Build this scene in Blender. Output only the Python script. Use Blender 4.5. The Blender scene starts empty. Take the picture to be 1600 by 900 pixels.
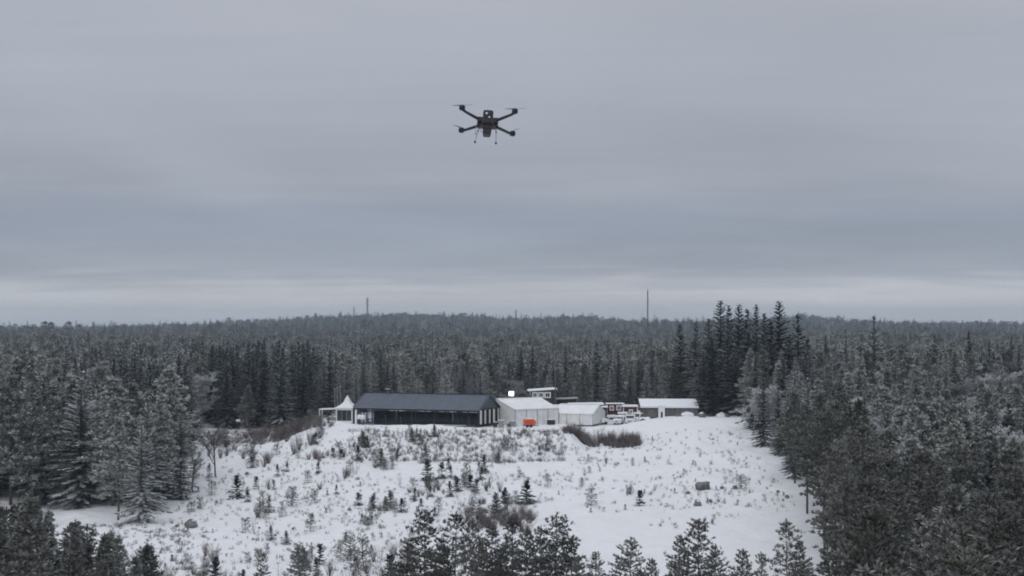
import bpy, math, random
import numpy as np
from mathutils import Vector, Matrix, noise as mnoise
R = math.radians
rnd = random.Random(7)
nrs = np.random.RandomState(11)
scene = bpy.context.scene
COL = scene.collection

# ------------------------------------------------------------------ camera, sky, sun, exposure
F, CZ, PITCH = 2400.0, 18.0, math.atan(62 / 2400)      # the camera hovers 18 m above the yard
cam_d = bpy.data.cameras.new('camera'); cam = bpy.data.objects.new('camera', cam_d); COL.objects.link(cam)
cam_d.sensor_width = 36; cam_d.lens = 36 * F / 1600; cam_d.clip_start = 0.5; cam_d.clip_end = 12000
cam.location = (0, 0, CZ); cam.rotation_euler = (math.pi / 2 + PITCH, 0, 0)
scene.camera = cam
SUN_EL, SUN_AZ = 38, 200
sd = bpy.data.lights.new('sun', 'SUN'); sd.energy = 0.7; sd.angle = R(40); sd.color = (1, .985, .965)
sun = bpy.data.objects.new('sun', sd); COL.objects.link(sun)
sun.rotation_euler = (R(90 - SUN_EL), 0, R(180 - SUN_AZ))
W = bpy.data.worlds.new('World'); scene.world = W; W.use_nodes = True
nt = W.node_tree; nt.nodes.clear()
def nd(t, ty, **kw):
    n = t.nodes.new(ty)
    for k, v in kw.items(): setattr(n, k, v)
    return n
def ramp(t, stops, interp='EASE'):
    n = t.nodes.new('ShaderNodeValToRGB'); e = n.color_ramp.elements; n.color_ramp.interpolation = interp
    while len(e) > 1: e.remove(e[-1])
    e[0].position = stops[0][0]; e[0].color = (*stops[0][1], 1)
    for p, c in stops[1:]:
        x = e.new(p); x.color = (*c, 1)
    return n
def mth(t, op, a, b=None, c=None):
    n = t.nodes.new('ShaderNodeMath'); n.operation = op
    for i, v in enumerate((a, b, c)):
        if v is None: continue
        if isinstance(v, (int, float)): n.inputs[i].default_value = v
        else: t.links.new(v, n.inputs[i])
    return n.outputs[0]
def s2l(*c): return tuple((v / 255 / 12.92 if v / 255 <= .04045 else ((v / 255 + .055) / 1.055) ** 2.4) for v in c)
sky = nd(nt, 'ShaderNodeTexSky', sky_type='NISHITA', sun_disc=False)
sky.sun_elevation = R(SUN_EL); sky.sun_rotation = R(SUN_AZ); sky.air_density = 1; sky.dust_density = 3; sky.altitude = 100
tc = nd(nt, 'ShaderNodeTexCoord'); sp = nd(nt, 'ShaderNodeSeparateXYZ'); nt.links.new(tc.outputs['Generated'], sp.inputs[0])
X_, Y_, Z_ = sp.outputs
zc = mth(nt, 'MAXIMUM', Z_, 0.0)
den = mth(nt, 'ADD', zc, 0.085)
def planenoise(scale, detail, sx, sy, off, dist=0.0):      # a flat cloud deck seen in true perspective
    cv = nd(nt, 'ShaderNodeCombineXYZ')
    nt.links.new(mth(nt, 'MULTIPLY', mth(nt, 'DIVIDE', X_, den), sx), cv.inputs[0])
    nt.links.new(mth(nt, 'MULTIPLY', mth(nt, 'DIVIDE', Y_, den), sy), cv.inputs[1])
    cv.inputs[2].default_value = off
    n = nd(nt, 'ShaderNodeTexNoise'); n.inputs['Scale'].default_value = scale; n.inputs['Detail'].default_value = detail
    n.inputs['Distortion'].default_value = dist; n.inputs['Roughness'].default_value = .5
    nt.links.new(cv.outputs[0], n.inputs['Vector']); return n.outputs['Fac']
nA = planenoise(1.0, 8, .45, .55, 3.1, .6)
nB = planenoise(2.2, 8, .5, 1.2, 8.7, .5)
nD = planenoise(5.0, 6, .22, 1.5, 40.2, .3)
nC = planenoise(.55, 3, .9, .7, 21.3, .8)
# cloud layers by elevation, their edges wavering with the deck
zw = mth(nt, 'ADD', zc, mth(nt, 'MULTIPLY', mth(nt, 'SUBTRACT', nB, .5), mth(nt, 'MULTIPLY_ADD', zc, .42, .012)))
rp = ramp(nt, [(0, s2l(196, 201, 210)), (.010, s2l(201, 204, 210)), (.021, s2l(210, 210, 213)), (.028, s2l(188, 190, 197)), (.037, s2l(164, 170, 181)),
               (.050, s2l(156, 163, 176)), (.070, s2l(150, 158, 173)), (.095, s2l(164, 169, 180)), (.13, s2l(169, 175, 187)),
               (.21, s2l(176, 180, 190)), (.35, (.45, .475, .53)), (.6, (.67, .705, .76)), (1, (.86, .90, .96))], 'LINEAR')
nt.links.new(zw, rp.inputs[0])
val = mth(nt, 'ADD', mth(nt, 'MULTIPLY_ADD', mth(nt, 'SUBTRACT', nA, .5), .34, 1.0), mth(nt, 'ADD', mth(nt, 'MULTIPLY', mth(nt, 'SUBTRACT', nC, .5), .34), mth(nt, 'MULTIPLY', mth(nt, 'SUBTRACT', nD, .5), .075)))
mul = nd(nt, 'ShaderNodeVectorMath', operation='SCALE'); nt.links.new(rp.outputs[0], mul.inputs[0]); nt.links.new(mth(nt, 'MULTIPLY', val, 10.0), mul.inputs['Scale'])
mx = nd(nt, 'ShaderNodeMix', data_type='RGBA'); mx.inputs[0].default_value = .97
nt.links.new(sky.outputs[0], mx.inputs[6]); nt.links.new(mul.outputs[0], mx.inputs[7])
bg = nd(nt, 'ShaderNodeBackground'); bg.inputs[1].default_value = 0.1; nt.links.new(mx.outputs[2], bg.inputs[0])
wo = nd(nt, 'ShaderNodeOutputWorld'); nt.links.new(bg.outputs[0], wo.inputs[0])
vs = scene.view_settings; vs.view_transform = 'Standard'; vs.look = 'None'; vs.exposure = 0.0; vs.gamma = 1; vs.use_curve_mapping = False
cy = scene.cycles
cy.use_denoising = True; cy.max_bounces = 5; cy.diffuse_bounces = 3; cy.glossy_bounces = 2; cy.transparent_max_bounces = 6
cy.transmission_bounces = 3; cy.volume_bounces = 0; cy.filter_width = 1.9; cy.use_adaptive_sampling = True
cy.sample_clamp_indirect = 4
try: scene.render.use_persistent_data = False
except Exception: pass

# ------------------------------------------------------------------ pixel <-> world helpers
c_, s_ = math.cos(PITCH), math.sin(PITCH)
def at(px, py, Y):
    u = (450 - py) / F; v = (px - 800) / F
    dy = c_ - u * s_; dz = s_ + u * c_
    k = Y / dy
    return Vector((v * k, Y, CZ + dz * k))
def proj(x, y, z):
    dz = z - CZ; d = y * c_ + dz * s_; up = -y * s_ + dz * c_
    return 800 + F * x / d, 450 - F * up / d

# ------------------------------------------------------------------ terrain height
def vnoise(x, y, seed=0):
    x = np.asarray(x, float); y = np.asarray(y, float)
    xi = np.floor(x).astype(np.int64); yi = np.floor(y).astype(np.int64); fx = x - xi; fy = y - yi
    fx = fx * fx * (3 - 2 * fx); fy = fy * fy * (3 - 2 * fy)
    def hsh(a, b):
        n = (a * 374761393 + b * 668265263 + seed * 974634777) & 0xffffffff
        n = ((n ^ (n >> 13)) * 1274126177) & 0xffffffff
        return ((n ^ (n >> 16)) & 0xffff) / 65535.0
    return (hsh(xi, yi) * (1 - fx) + hsh(xi + 1, yi) * fx) * (1 - fy) + (hsh(xi, yi + 1) * (1 - fx) + hsh(xi + 1, yi + 1) * fx) * fy - .5
def sst(a, b, x):
    t = np.clip((x - a) / (b - a), 0, 1); return t * t * (3 - 2 * t)
YC = [-900, 60, 130, 160, 205, 228, 243, 250, 264, 268, 280, 330, 420, 600, 1000, 1500, 9000]
P_mid = [-9, -8.2, -7.9, -7.2, -5.9, -4.6, -3.5, -3.4, 0.0, .25, 0, 0, -2, -1.5, .5, 2, 2]
P_left = [-9, -8.2, -7.9, -7.2, -5.9, -5.0, -4.3, -4.0, -3.1, -2.8, -2.0, -1.5, -2, -1.5, .5, 2, 2]
P_trou = [-9, -8.2, -7.9, -7.2, -5.9, -4.6, -3.6, -3.3, -2.6, -2.2, -.4, 0, -2, -1.5, .5, 2, 2]
P_rt = [-9, -8.2, -7.9, -7.3, -5.6, -3.7, -2.3, -1.6, -.2, .2, 1.1, .4, -2, -1.5, .5, 2, 2]
RX = [-600, 0, 200, 330, 480, 600, 720, 800, 900, 950, 1050, 1180, 1250, 1320, 1400, 1600, 2200]
RYp = [513, 513, 510, 504, 495, 491, 493, 497, 494, 499, 503, 500, 491, 498, 503.5, 505, 505]
def hgt(x, y):
    x = np.asarray(x, float); y = np.asarray(y, float)
    m, l, t, r = (np.interp(y, YC, p) for p in (P_mid, P_left, P_trou, P_rt))
    z = l + (m - l) * sst(-44, -33, x)
    z = z + (t - z) * sst(9.5, 13, x)
    z = z + (r - z) * sst(19, 32, x)
    g = lambda cx, cy_, rx, ry, a: a * np.exp(-((x - cx) / rx) ** 2 - ((y - cy_) / ry) ** 2)
    z = z + g(-35, 281, 5, 4, 1.4) + g(-27, 271, 7, 3, .5) + g(-14, 270.5, 9, 2.5, .35) + g(41, 276, 6, 7, .6) + g(7, 272, 6, 4, .35) + g(-18, 304, 14, 4, 1.3) + g(24, 283, 6, 3, .8) + g(33, 287, 7, 4, .5)
    near = sst(900, 500, y)
    z = z + near * (vnoise(x / 9, y / 9, 1) * .9 + vnoise(x / 3.1, y / 3.1, 2) * .46 + vnoise(x / 1.3, y / 1.3, 3) * .30) * (1 - .5 * sst(215, 195, y) * sst(8, 14, x)) * (1 - .75 * sst(268, 276, y) * sst(400, 330, y) * sst(-36, -32, x) * sst(46, 40, x))
    az = 800 + F * x / np.maximum(y, 1)
    ry = np.interp(az, RX, RYp)
    rid = (512 - ry) / F * 2900 + CZ - 18
    far = sst(1500, 2900, y) - .35 * sst(3000, 4600, y)
    z = z + (rid - 2) * far + (vnoise(x / 260, y / 260, 5) * 9 + vnoise(x / 70, y / 90, 6) * 5) * sst(700, 1500, y) * (1 - .6 * far)
    return z
def H(x, y): return float(hgt(x, y))
def ground_px(px, py):
    Ys = np.arange(60, 400, .25)
    p0, p1 = at(px, py, 100), at(px, py, 200)
    xs = p0.x + (p1.x - p0.x) * (Ys - 100) / 100; zs = p0.z + (p1.z - p0.z) * (Ys - 100) / 100
    i = np.nonzero(zs <= hgt(xs, Ys))[0]
    i = i[0] if len(i) else len(Ys) - 1
    return Vector((xs[i], Ys[i], H(xs[i], Ys[i])))
def ground_col(px, Y):
    x = (px - 800) / F * Y * 1.0
    return Vector((x, Y, H(x, Y)))

# ------------------------------------------------------------------ materials
MATS = {}
def mat(name, col, rough=.8, noise=None, amt=.25, metal=0, bump=0, spec=.3, emit=None):
    if name in MATS: return MATS[name]
    m = bpy.data.materials.new(name); m.use_nodes = True; t = m.node_tree; b = t.nodes['Principled BSDF']
    b.inputs['Roughness'].default_value = rough; b.inputs['Metallic'].default_value = metal
    b.inputs['Specular IOR Level'].default_value = spec
    tcn = nd(t, 'ShaderNodeTexCoord'); n = nd(t, 'ShaderNodeTexNoise'); n.inputs['Scale'].default_value = noise or 2.0; n.inputs['Detail'].default_value = 5
    t.links.new(tcn.outputs['Object'], n.inputs['Vector'])
    lo = tuple(v * (1 - amt) for v in col); hi = tuple(min(1, v * (1 + amt)) for v in col)
    r = ramp(t, [(.3, lo), (.7, hi)], 'LINEAR'); t.links.new(n.outputs['Fac'], r.inputs[0]); t.links.new(r.outputs[0], b.inputs['Base Color'])
    if bump:
        bp = nd(t, 'ShaderNodeBump'); bp.inputs['Strength'].default_value = bump; bp.inputs['Distance'].default_value = .05
        t.links.new(n.outputs['Fac'], bp.inputs['Height']); t.links.new(bp.outputs[0], b.inputs['Normal'])
    if emit:
        b.inputs['Emission Color'].default_value = (*emit[0], 1); b.inputs['Emission Strength'].default_value = emit[1]
    MATS[name] = m; return m
def foliage_mat(name, dark, light, tip, snow, frostc=(.50, .53, .57)):
    m = bpy.data.materials.new(name); m.use_nodes = True; t = m.node_tree; b = t.nodes['Principled BSDF']
    b.inputs['Roughness'].default_value = .85; b.inputs['Specular IOR Level'].default_value = .12
    g = nd(t, 'ShaderNodeNewGeometry'); s = nd(t, 'ShaderNodeSeparateXYZ'); t.links.new(g.outputs['Normal'], s.inputs[0])
    oi = nd(t, 'ShaderNodeObjectInfo'); at_ = nd(t, 'ShaderNodeAttribute', attribute_name='frost')
    tcn = nd(t, 'ShaderNodeTexCoord'); n = nd(t, 'ShaderNodeTexNoise'); n.inputs['Scale'].default_value = .9; n.inputs['Detail'].default_value = 3
    t.links.new(tcn.outputs['Object'], n.inputs['Vector'])
    v = mth(t, 'MULTIPLY_ADD', oi.outputs['Random'], .8, mth(t, 'MULTIPLY', n.outputs['Fac'], .45))
    r = ramp(t, [(.25, dark), (.85, light)], 'LINEAR'); t.links.new(v, r.inputs[0])
    up = mth(t, 'MULTIPLY', mth(t, 'MAXIMUM', s.outputs[2], 0), snow)
    fr = mth(t, 'ADD', up, mth(t, 'MULTIPLY', at_.outputs['Fac'], tip))
    fr = mth(t, 'MULTIPLY', fr, mth(t, 'MULTIPLY_ADD', oi.outputs['Random'], 1.2, .45))
    fr = mth(t, 'MULTIPLY', fr, mth(t, 'MAXIMUM', mth(t, 'MINIMUM', mth(t, 'MULTIPLY_ADD', n.outputs['Fac'], 3.2, -.78), 1.6), .15))   # rime gathers in clumps
    mxn = nd(t, 'ShaderNodeMix', data_type='RGBA', clamp_factor=True)
    t.links.new(fr, mxn.inputs[0]); t.links.new(r.outputs[0], mxn.inputs[6]); mxn.inputs[7].default_value = (*frostc, 1)
    t.links.new(mxn.outputs[2], b.inputs['Base Color'])
    MATS[name] = m; return m
M_spruce = foliage_mat('spruce_needles', (.016, .027, .028), (.036, .050, .048), .16, .24)
M_spruce_f = foliage_mat('frosted_spruce_needles', (.052, .066, .060), (.115, .132, .120), .85, .62, (.49, .51, .52))
M_pine = foliage_mat('pine_needles', (.042, .045, .028), (.092, .088, .058), .28, .24)
M_pine_f = foliage_mat('frosted_pine_needles', (.062, .076, .064), (.125, .136, .116), .80, .62, (.50, .51, .50))
M_ypine = foliage_mat('young_pine_needles', (.036, .038, .025), (.078, .074, .050), .22, .22)
M_birch_f = foliage_mat('frosted_twigs', (.20, .205, .205), (.30, .305, .30), .9, .4, (.64, .66, .68))
M_twig = foliage_mat('bare_brown_twigs', (.078, .061, .058), (.140, .112, .107), .13, .13)
M_twig_g = foliage_mat('bare_grey_twigs', (.085, .080, .080), (.17, .16, .16), .25, .3)
M_bark = foliage_mat('bark', (.055, .045, .042), (.10, .085, .075), 0, .5)
M_birchbark = foliage_mat('birch_bark', (.16, .15, .145), (.30, .29, .28), 0, .5)

# snow ground
M_snow = bpy.data.materials.new('snow_ground'); M_snow.use_nodes = True
t = M_snow.node_tree; b = t.nodes['Principled BSDF']; b.inputs['Roughness'].default_value = .75; b.inputs['Specular IOR Level'].default_value = .25
tcn = nd(t, 'ShaderNodeTexCoord')
def tn(scale, det, rough=.55):
    n = nd(t, 'ShaderNodeTexNoise'); n.inputs['Scale'].default_value = scale; n.inputs['Detail'].default_value = det; n.inputs['Roughness'].default_value = rough
    t.links.new(tcn.outputs['Object'], n.inputs['Vector']); return n.outputs['Fac']
n1, n2, n3 = tn(.9, 6, .65), tn(.12, 4), tn(3.2, 4)
r1 = ramp(t, [(.0, (.20, .18, .17)), (.20, (.45, .44, .44)), (.28, (.76, .77, .80)), (.6, (.84, .85, .885))], 'LINEAR')   # litter and stubble showing through thin snow
t.links.new(mth(t, 'ADD', mth(t, 'MULTIPLY', n1, .62), mth(t, 'MULTIPLY', n2, .38)), r1.inputs[0])
t.links.new(r1.outputs[0], b.inputs['Base Color'])
bp = nd(t, 'ShaderNodeBump'); bp.inputs['Strength'].default_value = .8; bp.inputs['Distance'].default_value = .35
t.links.new(mth(t, 'ADD', n1, mth(t, 'MULTIPLY', n3, .35)), bp.inputs['Height']); t.links.new(bp.outputs[0], b.inputs['Normal'])

M_snowcap = mat('fresh_snow', (.80, .82, .86), .7, 3, .05, bump=.3)
M_roofdark = mat('dark_sheet_roof', (.100, .118, .150), .55, .7, .14)
M_frame = mat('black_steel_frame', (.018, .020, .025), .5, 3, .3)
M_white = mat('white_pvc_sheet', (.78, .79, .81), .55, .6, .06)
M_whitewall = mat('white_tent_wall', (.70, .70, .70), .6, 1.2, .10)
M_whitepaint = mat('white_paint', (.74, .75, .77), .5, 3, .06)
M_red = mat('falu_red_boards', (.085, .030, .030), .8, 2, .25)
M_brown = mat('dark_brown_boards', (.045, .032, .033), .8, 2, .25)
M_greywall = mat('grey_boards', (.115, .115, .120), .8, 1.5, .2)
M_greybox = mat('weathered_grey', (.26, .25, .25), .8, 3, .25)
M_orange = mat('orange_paint', (.60, .115, .060), .45, 2, .12)
M_black = mat('black_rubber', (.02, .02, .022), .6, 5, .2)
M_dglass = mat('dark_window_glass', (.045, .05, .06), .12, 1, .1, spec=.6)
M_metal = mat('galvanised_steel', (.30, .31, .33), .5, 4, .15, metal=.3)
M_mast = mat('mast_steel', (.05, .05, .055), .6, 1, .15)
M_rock = mat('granite', (.17, .165, .165), .9, 2.2, .45, bump=.8)
M_carbon = mat('matt_carbon', (.016, .017, .022), .45, 30, .3)
M_drone = mat('dark_grey_plastic', (.012, .012, .016), .4, 20, .2)
M_drone2 = mat('worn_grey_plastic', (.04, .038, .042), .5, 25, .35)
M_lens = mat('pale_lens_housing', (.55, .56, .60), .25, 40, .2)
M_lamp = mat('lit_floodlight', (1, 1, 1), .5, 1, 0, emit=((1, .99, .96), 9))
M_carpaint = mat('pale_car_paint', (.42, .43, .45), .35, 1, .06)
M_floor = mat('wooden_deck', (.12, .105, .10), .8, 2, .2)
M_tank = mat('pale_green_tarp', (.23, .28, .26), .7, 2, .2)
gm = bpy.data.materials.new('tinted_glass'); gm.use_nodes = True; t = gm.node_tree; t.nodes.remove(t.nodes['Principled BSDF'])
tr = nd(t, 'ShaderNodeBsdfTransparent'); tr.inputs[0].default_value = (.72, .75, .80, 1); gl = nd(t, 'ShaderNodeBsdfGlossy'); gl.inputs['Roughness'].default_value = .08; gl.inputs[0].default_value = (.6, .65, .7, 1)
fz = nd(t, 'ShaderNodeFresnel'); fz.inputs[0].default_value = 1.3; ms = nd(t, 'ShaderNodeMixShader')
t.links.new(fz.outputs[0], ms.inputs[0]); t.links.new(tr.outputs[0], ms.inputs[1]); t.links.new(gl.outputs[0], ms.inputs[2]); t.links.new(ms.outputs[0], t.nodes['Material Output'].inputs[0])
M_glass = gm

# ------------------------------------------------------------------ mesh builder
class MB:
    def __init__(s): s.v = []; s.f = []; s.a = []
    def add(s, vs_, fs, fr=0.0):
        o = len(s.v); s.v += [tuple(p) for p in vs_]; s.f += [tuple(i + o for i in f) for f in fs]
        s.a += (list(fr) if isinstance(fr, (list, tuple)) else [fr] * len(vs_)); return s
    def box(s, c, d, rz=0, taper=1.0, M=None):
        cx, cy_, cz = c; dx, dy, dz = (k / 2 for k in d); P = []
        for z, k in ((-dz, 1), (dz, taper)):
            for x, y in ((-dx, -dy), (dx, -dy), (dx, dy), (-dx, dy)):
                x, y = x * k, y * k
                if rz: x, y = x * math.cos(rz) - y * math.sin(rz), x * math.sin(rz) + y * math.cos(rz)
                p = Vector((x, y, z))
                if M: p = M @ p
                P.append((p.x + cx, p.y + cy_, p.z + cz))
        return s.add(P, [(0, 3, 2, 1), (4, 5, 6, 7), (0, 1, 5, 4), (1, 2, 6, 5), (2, 3, 7, 6), (3, 0, 4, 7)])
    def tube(s, p0, p1, r0, r1=None, n=6, fr=0.0):
        p0 = Vector(p0); p1 = Vector(p1); r1 = r0 if r1 is None else r1
        d = (p1 - p0); d = d.normalized() if d.length > 1e-9 else Vector((0, 0, 1))
        a = d.orthogonal().normalized(); b_ = d.cross(a); P = []
        for p, r in ((p0, r0), (p1, r1)):
            for i in range(n):
                t_ = 2 * math.pi * i / n; P.append(p + (a * math.cos(t_) + b_ * math.sin(t_)) * r)
        fs = [(i, (i + 1) % n, n + (i + 1) % n, n + i) for i in range(n)]
        if n > 3: fs += [tuple(range(n))[::-1], tuple(range(n, 2 * n))]
        return s.add(P, fs, fr)
    def path(s, pts, rs, n=6, fr=0.0):
        P = []; fs = []
        for k, (p, r) in enumerate(zip(pts, rs)):
            p = Vector(p); q0 = Vector(pts[max(0, k - 1)]); q1 = Vector(pts[min(len(pts) - 1, k + 1)])
            d = (q1 - q0).normalized(); a = d.cross(Vector((.13, 1, .07))).normalized(); b_ = d.cross(a)
            for i in range(n):
                t_ = 2 * math.pi * i / n; P.append(p + (a * math.cos(t_) + b_ * math.sin(t_)) * r)
            if k:
                o = (k - 1) * n
                fs += [(o + i, o + (i + 1) % n, o + n + (i + 1) % n, o + n + i) for i in range(n)]
        fs += [tuple(range(n)), tuple(range(len(P) - n, len(P)))]
        return s.add(P, fs, fr)
    def lathe(s, prof, n=16, c=(0, 0, 0), M=None):
        P = []; fs = []
        for r, z in prof:
            for i in range(n):
                t_ = 2 * math.pi * i / n; p = Vector((r * math.cos(t_), r * math.sin(t_), z))
                if M: p = M @ p
                P.append((p.x + c[0], p.y + c[1], p.z + c[2]))
        for k in range(len(prof) - 1):
            o = k * n; fs += [(o + i, o + (i + 1) % n, o + n + (i + 1) % n, o + n + i) for i in range(n)]
        fs += [tuple(range(n))[::-1], tuple(range(len(P) - n, len(P)))]
        return s.add(P, fs)
    def prism(s, poly, y0, y1):            # polygon in the x-z plane, extruded along y
        n = len(poly); P = [(x, y0, z) for x, z in poly] + [(x, y1, z) for x, z in poly]
        return s.add(P, [tuple(range(n)), tuple(range(n, 2 * n))[::-1]] + [(i, n + i, n + (i + 1) % n, (i + 1) % n) for i in range(n)])
    def mesh(s, name, m, smooth=False):
        me = bpy.data.meshes.new(name); me.from_pydata(s.v, [], s.f); me.update()
        for x in (m if isinstance(m, (list, tuple)) else [m]): me.materials.append(x)
        if any(s.a):
            at_ = me.attributes.new('frost', 'FLOAT', 'POINT'); at_.data.foreach_set('value', np.array(s.a, np.float32))
        if smooth: me.polygons.foreach_set('use_smooth', [True] * len(me.polygons))
        return me
    def build(s, name, m, parent=None, smooth=False, bevel=0):
        o = bpy.data.objects.new(name, s.mesh(name, m, smooth)); COL.objects.link(o)
        if parent: o.parent = parent
        if bevel:
            bm_ = o.modifiers.new('bevel', 'BEVEL'); bm_.width = bevel; bm_.segments = 2; bm_.limit_method = 'ANGLE'
        return o
def tag(o, label, cat, group=None, kind=None):
    if label: o['label'] = label
    if cat: o['category'] = cat
    if group: o['group'] = group
    if kind: o['kind'] = kind
    return o
def thing(name, label, cat, loc=(0, 0, 0), rz=0, group=None):
    o = bpy.data.objects.new(name, None); o.empty_display_size = .2; COL.objects.link(o); o.location = loc; o.rotation_euler = (0, 0, rz)
    return tag(o, label, cat, group)

# ------------------------------------------------------------------ ground sheet
def build_ground():
    ys = list(np.linspace(-900, 60, 40)) + list(np.arange(64, 130, 2.0)) + list(np.arange(130, 300, .55))
    y = 300.0; st = .6
    while y < 6200: y += st; ys.append(y); st *= 1.035
    ys = np.array(ys); nu = 440; u = np.linspace(-1, 1, nu)
    wv = np.maximum(np.interp(ys, [-900, 60, 130, 300, 6200], [900, 120, 95, 150, 3700]), 0)
    Xg = u[None, :] * wv[:, None]; Yg = np.repeat(ys[:, None], nu, 1); Zg = hgt(Xg, Yg)
    co = np.stack([Xg, Yg, Zg], -1).reshape(-1, 3).astype(np.float32)
    nv = len(ys); i = np.arange(nv * nu).reshape(nv, nu)
    q = np.stack([i[:-1, :-1], i[:-1, 1:], i[1:, 1:], i[1:, :-1]], -1).reshape(-1, 4)
    me = bpy.data.meshes.new('snowy_ground'); me.vertices.add(len(co)); me.vertices.foreach_set('co', co.ravel())
    me.loops.add(q.size); me.loops.foreach_set('vertex_index', q.ravel().astype(np.int32))
    me.polygons.add(len(q)); me.polygons.foreach_set('loop_start', np.arange(0, q.size, 4, dtype=np.int32))
    me.update(); me.validate(); me.polygons.foreach_set('use_smooth', [True] * len(q)); me.materials.append(M_snow)
    o = bpy.data.objects.new('ground', me); COL.objects.link(o); tag(o, 'snow-covered clearing and forest floor', None, kind='structure')
build_ground()
hz = MB(); hz.box((0, 2650, 40), (7700, 7300, 110)); 
hm = bpy.data.materials.new('haze_air'); hm.use_nodes = True; t = hm.node_tree; t.nodes.remove(t.nodes['Principled BSDF'])
pv = nd(t, 'ShaderNodeVolumePrincipled'); pv.inputs['Density'].default_value = HAZE = 1.7e-4; pv.inputs['Color'].default_value = (.74, .86, 1, 1); pv.inputs['Anisotropy'].default_value = 0
t.links.new(pv.outputs[0], t.nodes['Material Output'].inputs['Volume'])
hzo = hz.build('haze', hm); tag(hzo, 'thin cold haze over the forest', None, kind='stuff')

# ------------------------------------------------------------------ tree forms
def spruce(seed, h, Rm, step=.42, per=7, fing=.34, clear=.03, gap=0.0):
    r = random.Random(seed); c = MB(); w = MB()
    lean = (r.uniform(-.012, .012), r.uniform(-.012, .012))
    ax = lambda z: Vector((lean[0] * z, lean[1] * z, z))
    w.path([ax(-.3), ax(h * .3), ax(h * .7), ax(h * .99)], [h * .012, h * .009, h * .005, .015], 5)
    z = h * clear + .3
    while z < h * .985:
        t_ = z / h; k = (1 - t_)
        Lb = Rm * min(1, k ** .78 * 1.05) * (0.75 + .25 * min(1, t_ / .15))
        n = max(4, int(per * (.55 + .45 * k) + r.random())); a0 = r.random() * 7
        wl = r.uniform(.78, 1.12)
        for i in range(n):
            if r.random() < gap: continue
            a = a0 + 2 * math.pi * i / n + r.uniform(-.35, .35); L = max(.14, Lb * wl * r.uniform(.68, 1.18))
            d = Vector((math.cos(a), math.sin(a), 0)); sd_ = Vector((-d.y, d.x, 0)); zz = z + r.uniform(-.5, .5) * step
            rise = (.75 - 1.0 * k) * r.uniform(.7, 1.2); up_t = .16 * k
            pt = lambda q: ax(zz) + d * (L * q) + Vector((0, 0, L * (rise * q - .32 * k * q * q + up_t * q ** 3)))
            nf = max(2, int(L / fing))
            wd = .14 + .045 * L
            for j in range(nf):
                q = (j + .6) / nf; p = pt(q); al = (pt(min(1, q + .05)) - pt(q - .05)).normalized()
                fl = (.16 + .32 * L * (1 - q * .75) * .62) * r.uniform(.7, 1.25)
                for sg in (-1, 1):
                    dv = (al * .75 + sd_ * sg * r.uniform(.6, 1) + Vector((0, 0, r.uniform(-.45, .02)))).normalized()
                    tp = p + dv * fl; e = al * (wd * r.uniform(1.1, 1.9))
                    c.add([p - e, p + e, tp], [(0, 1, 2)], [q * .35, q * .35, .35 + q * .65])
                if r.random() < .6:     # hanging spray
                    tp = p + al * .1 + Vector((0, 0, -fl * r.uniform(.4, .8))); e = al * wd * 1.5
                    c.add([p - e, p + e, tp], [(0, 1, 2)], [q * .2, q * .2, .15])
            p = pt(.86); tp = pt(1.1); e = sd_ * wd
            c.add([p - e, p + e, tp], [(0, 1, 2)], [.6, .6, 1])
        z += step * (.55 + .55 * k) * r.uniform(.8, 1.2)
    tp = ax(h)
    for i in range(3):
        a = i * 2.1; e = Vector((math.cos(a), math.sin(a), 0)) * .07
        c.add([tp - e - Vector((0, 0, .7)), tp + e - Vector((0, 0, .7)), tp + Vector((0, 0, .25))], [(0, 1, 2)], [.3, .3, .8])
    return c, w
def tuft(c, r, p, d, ln, n=5, wd=.055):
    for i in range(n):
        v = (d * .8 + Vector((r.gauss(0, .6), r.gauss(0, .6), r.gauss(.25, .45)))).normalized()
        s_v = v.cross(Vector((r.gauss(0, 1), r.gauss(0, 1), r.gauss(0, 1)))).normalized() * wd
        tip = p + v * ln * r.uniform(.7, 1.2)
        c.add([p - s_v, p + s_v, tip], [(0, 1, 2)], [.12, .12, 1])
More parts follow.
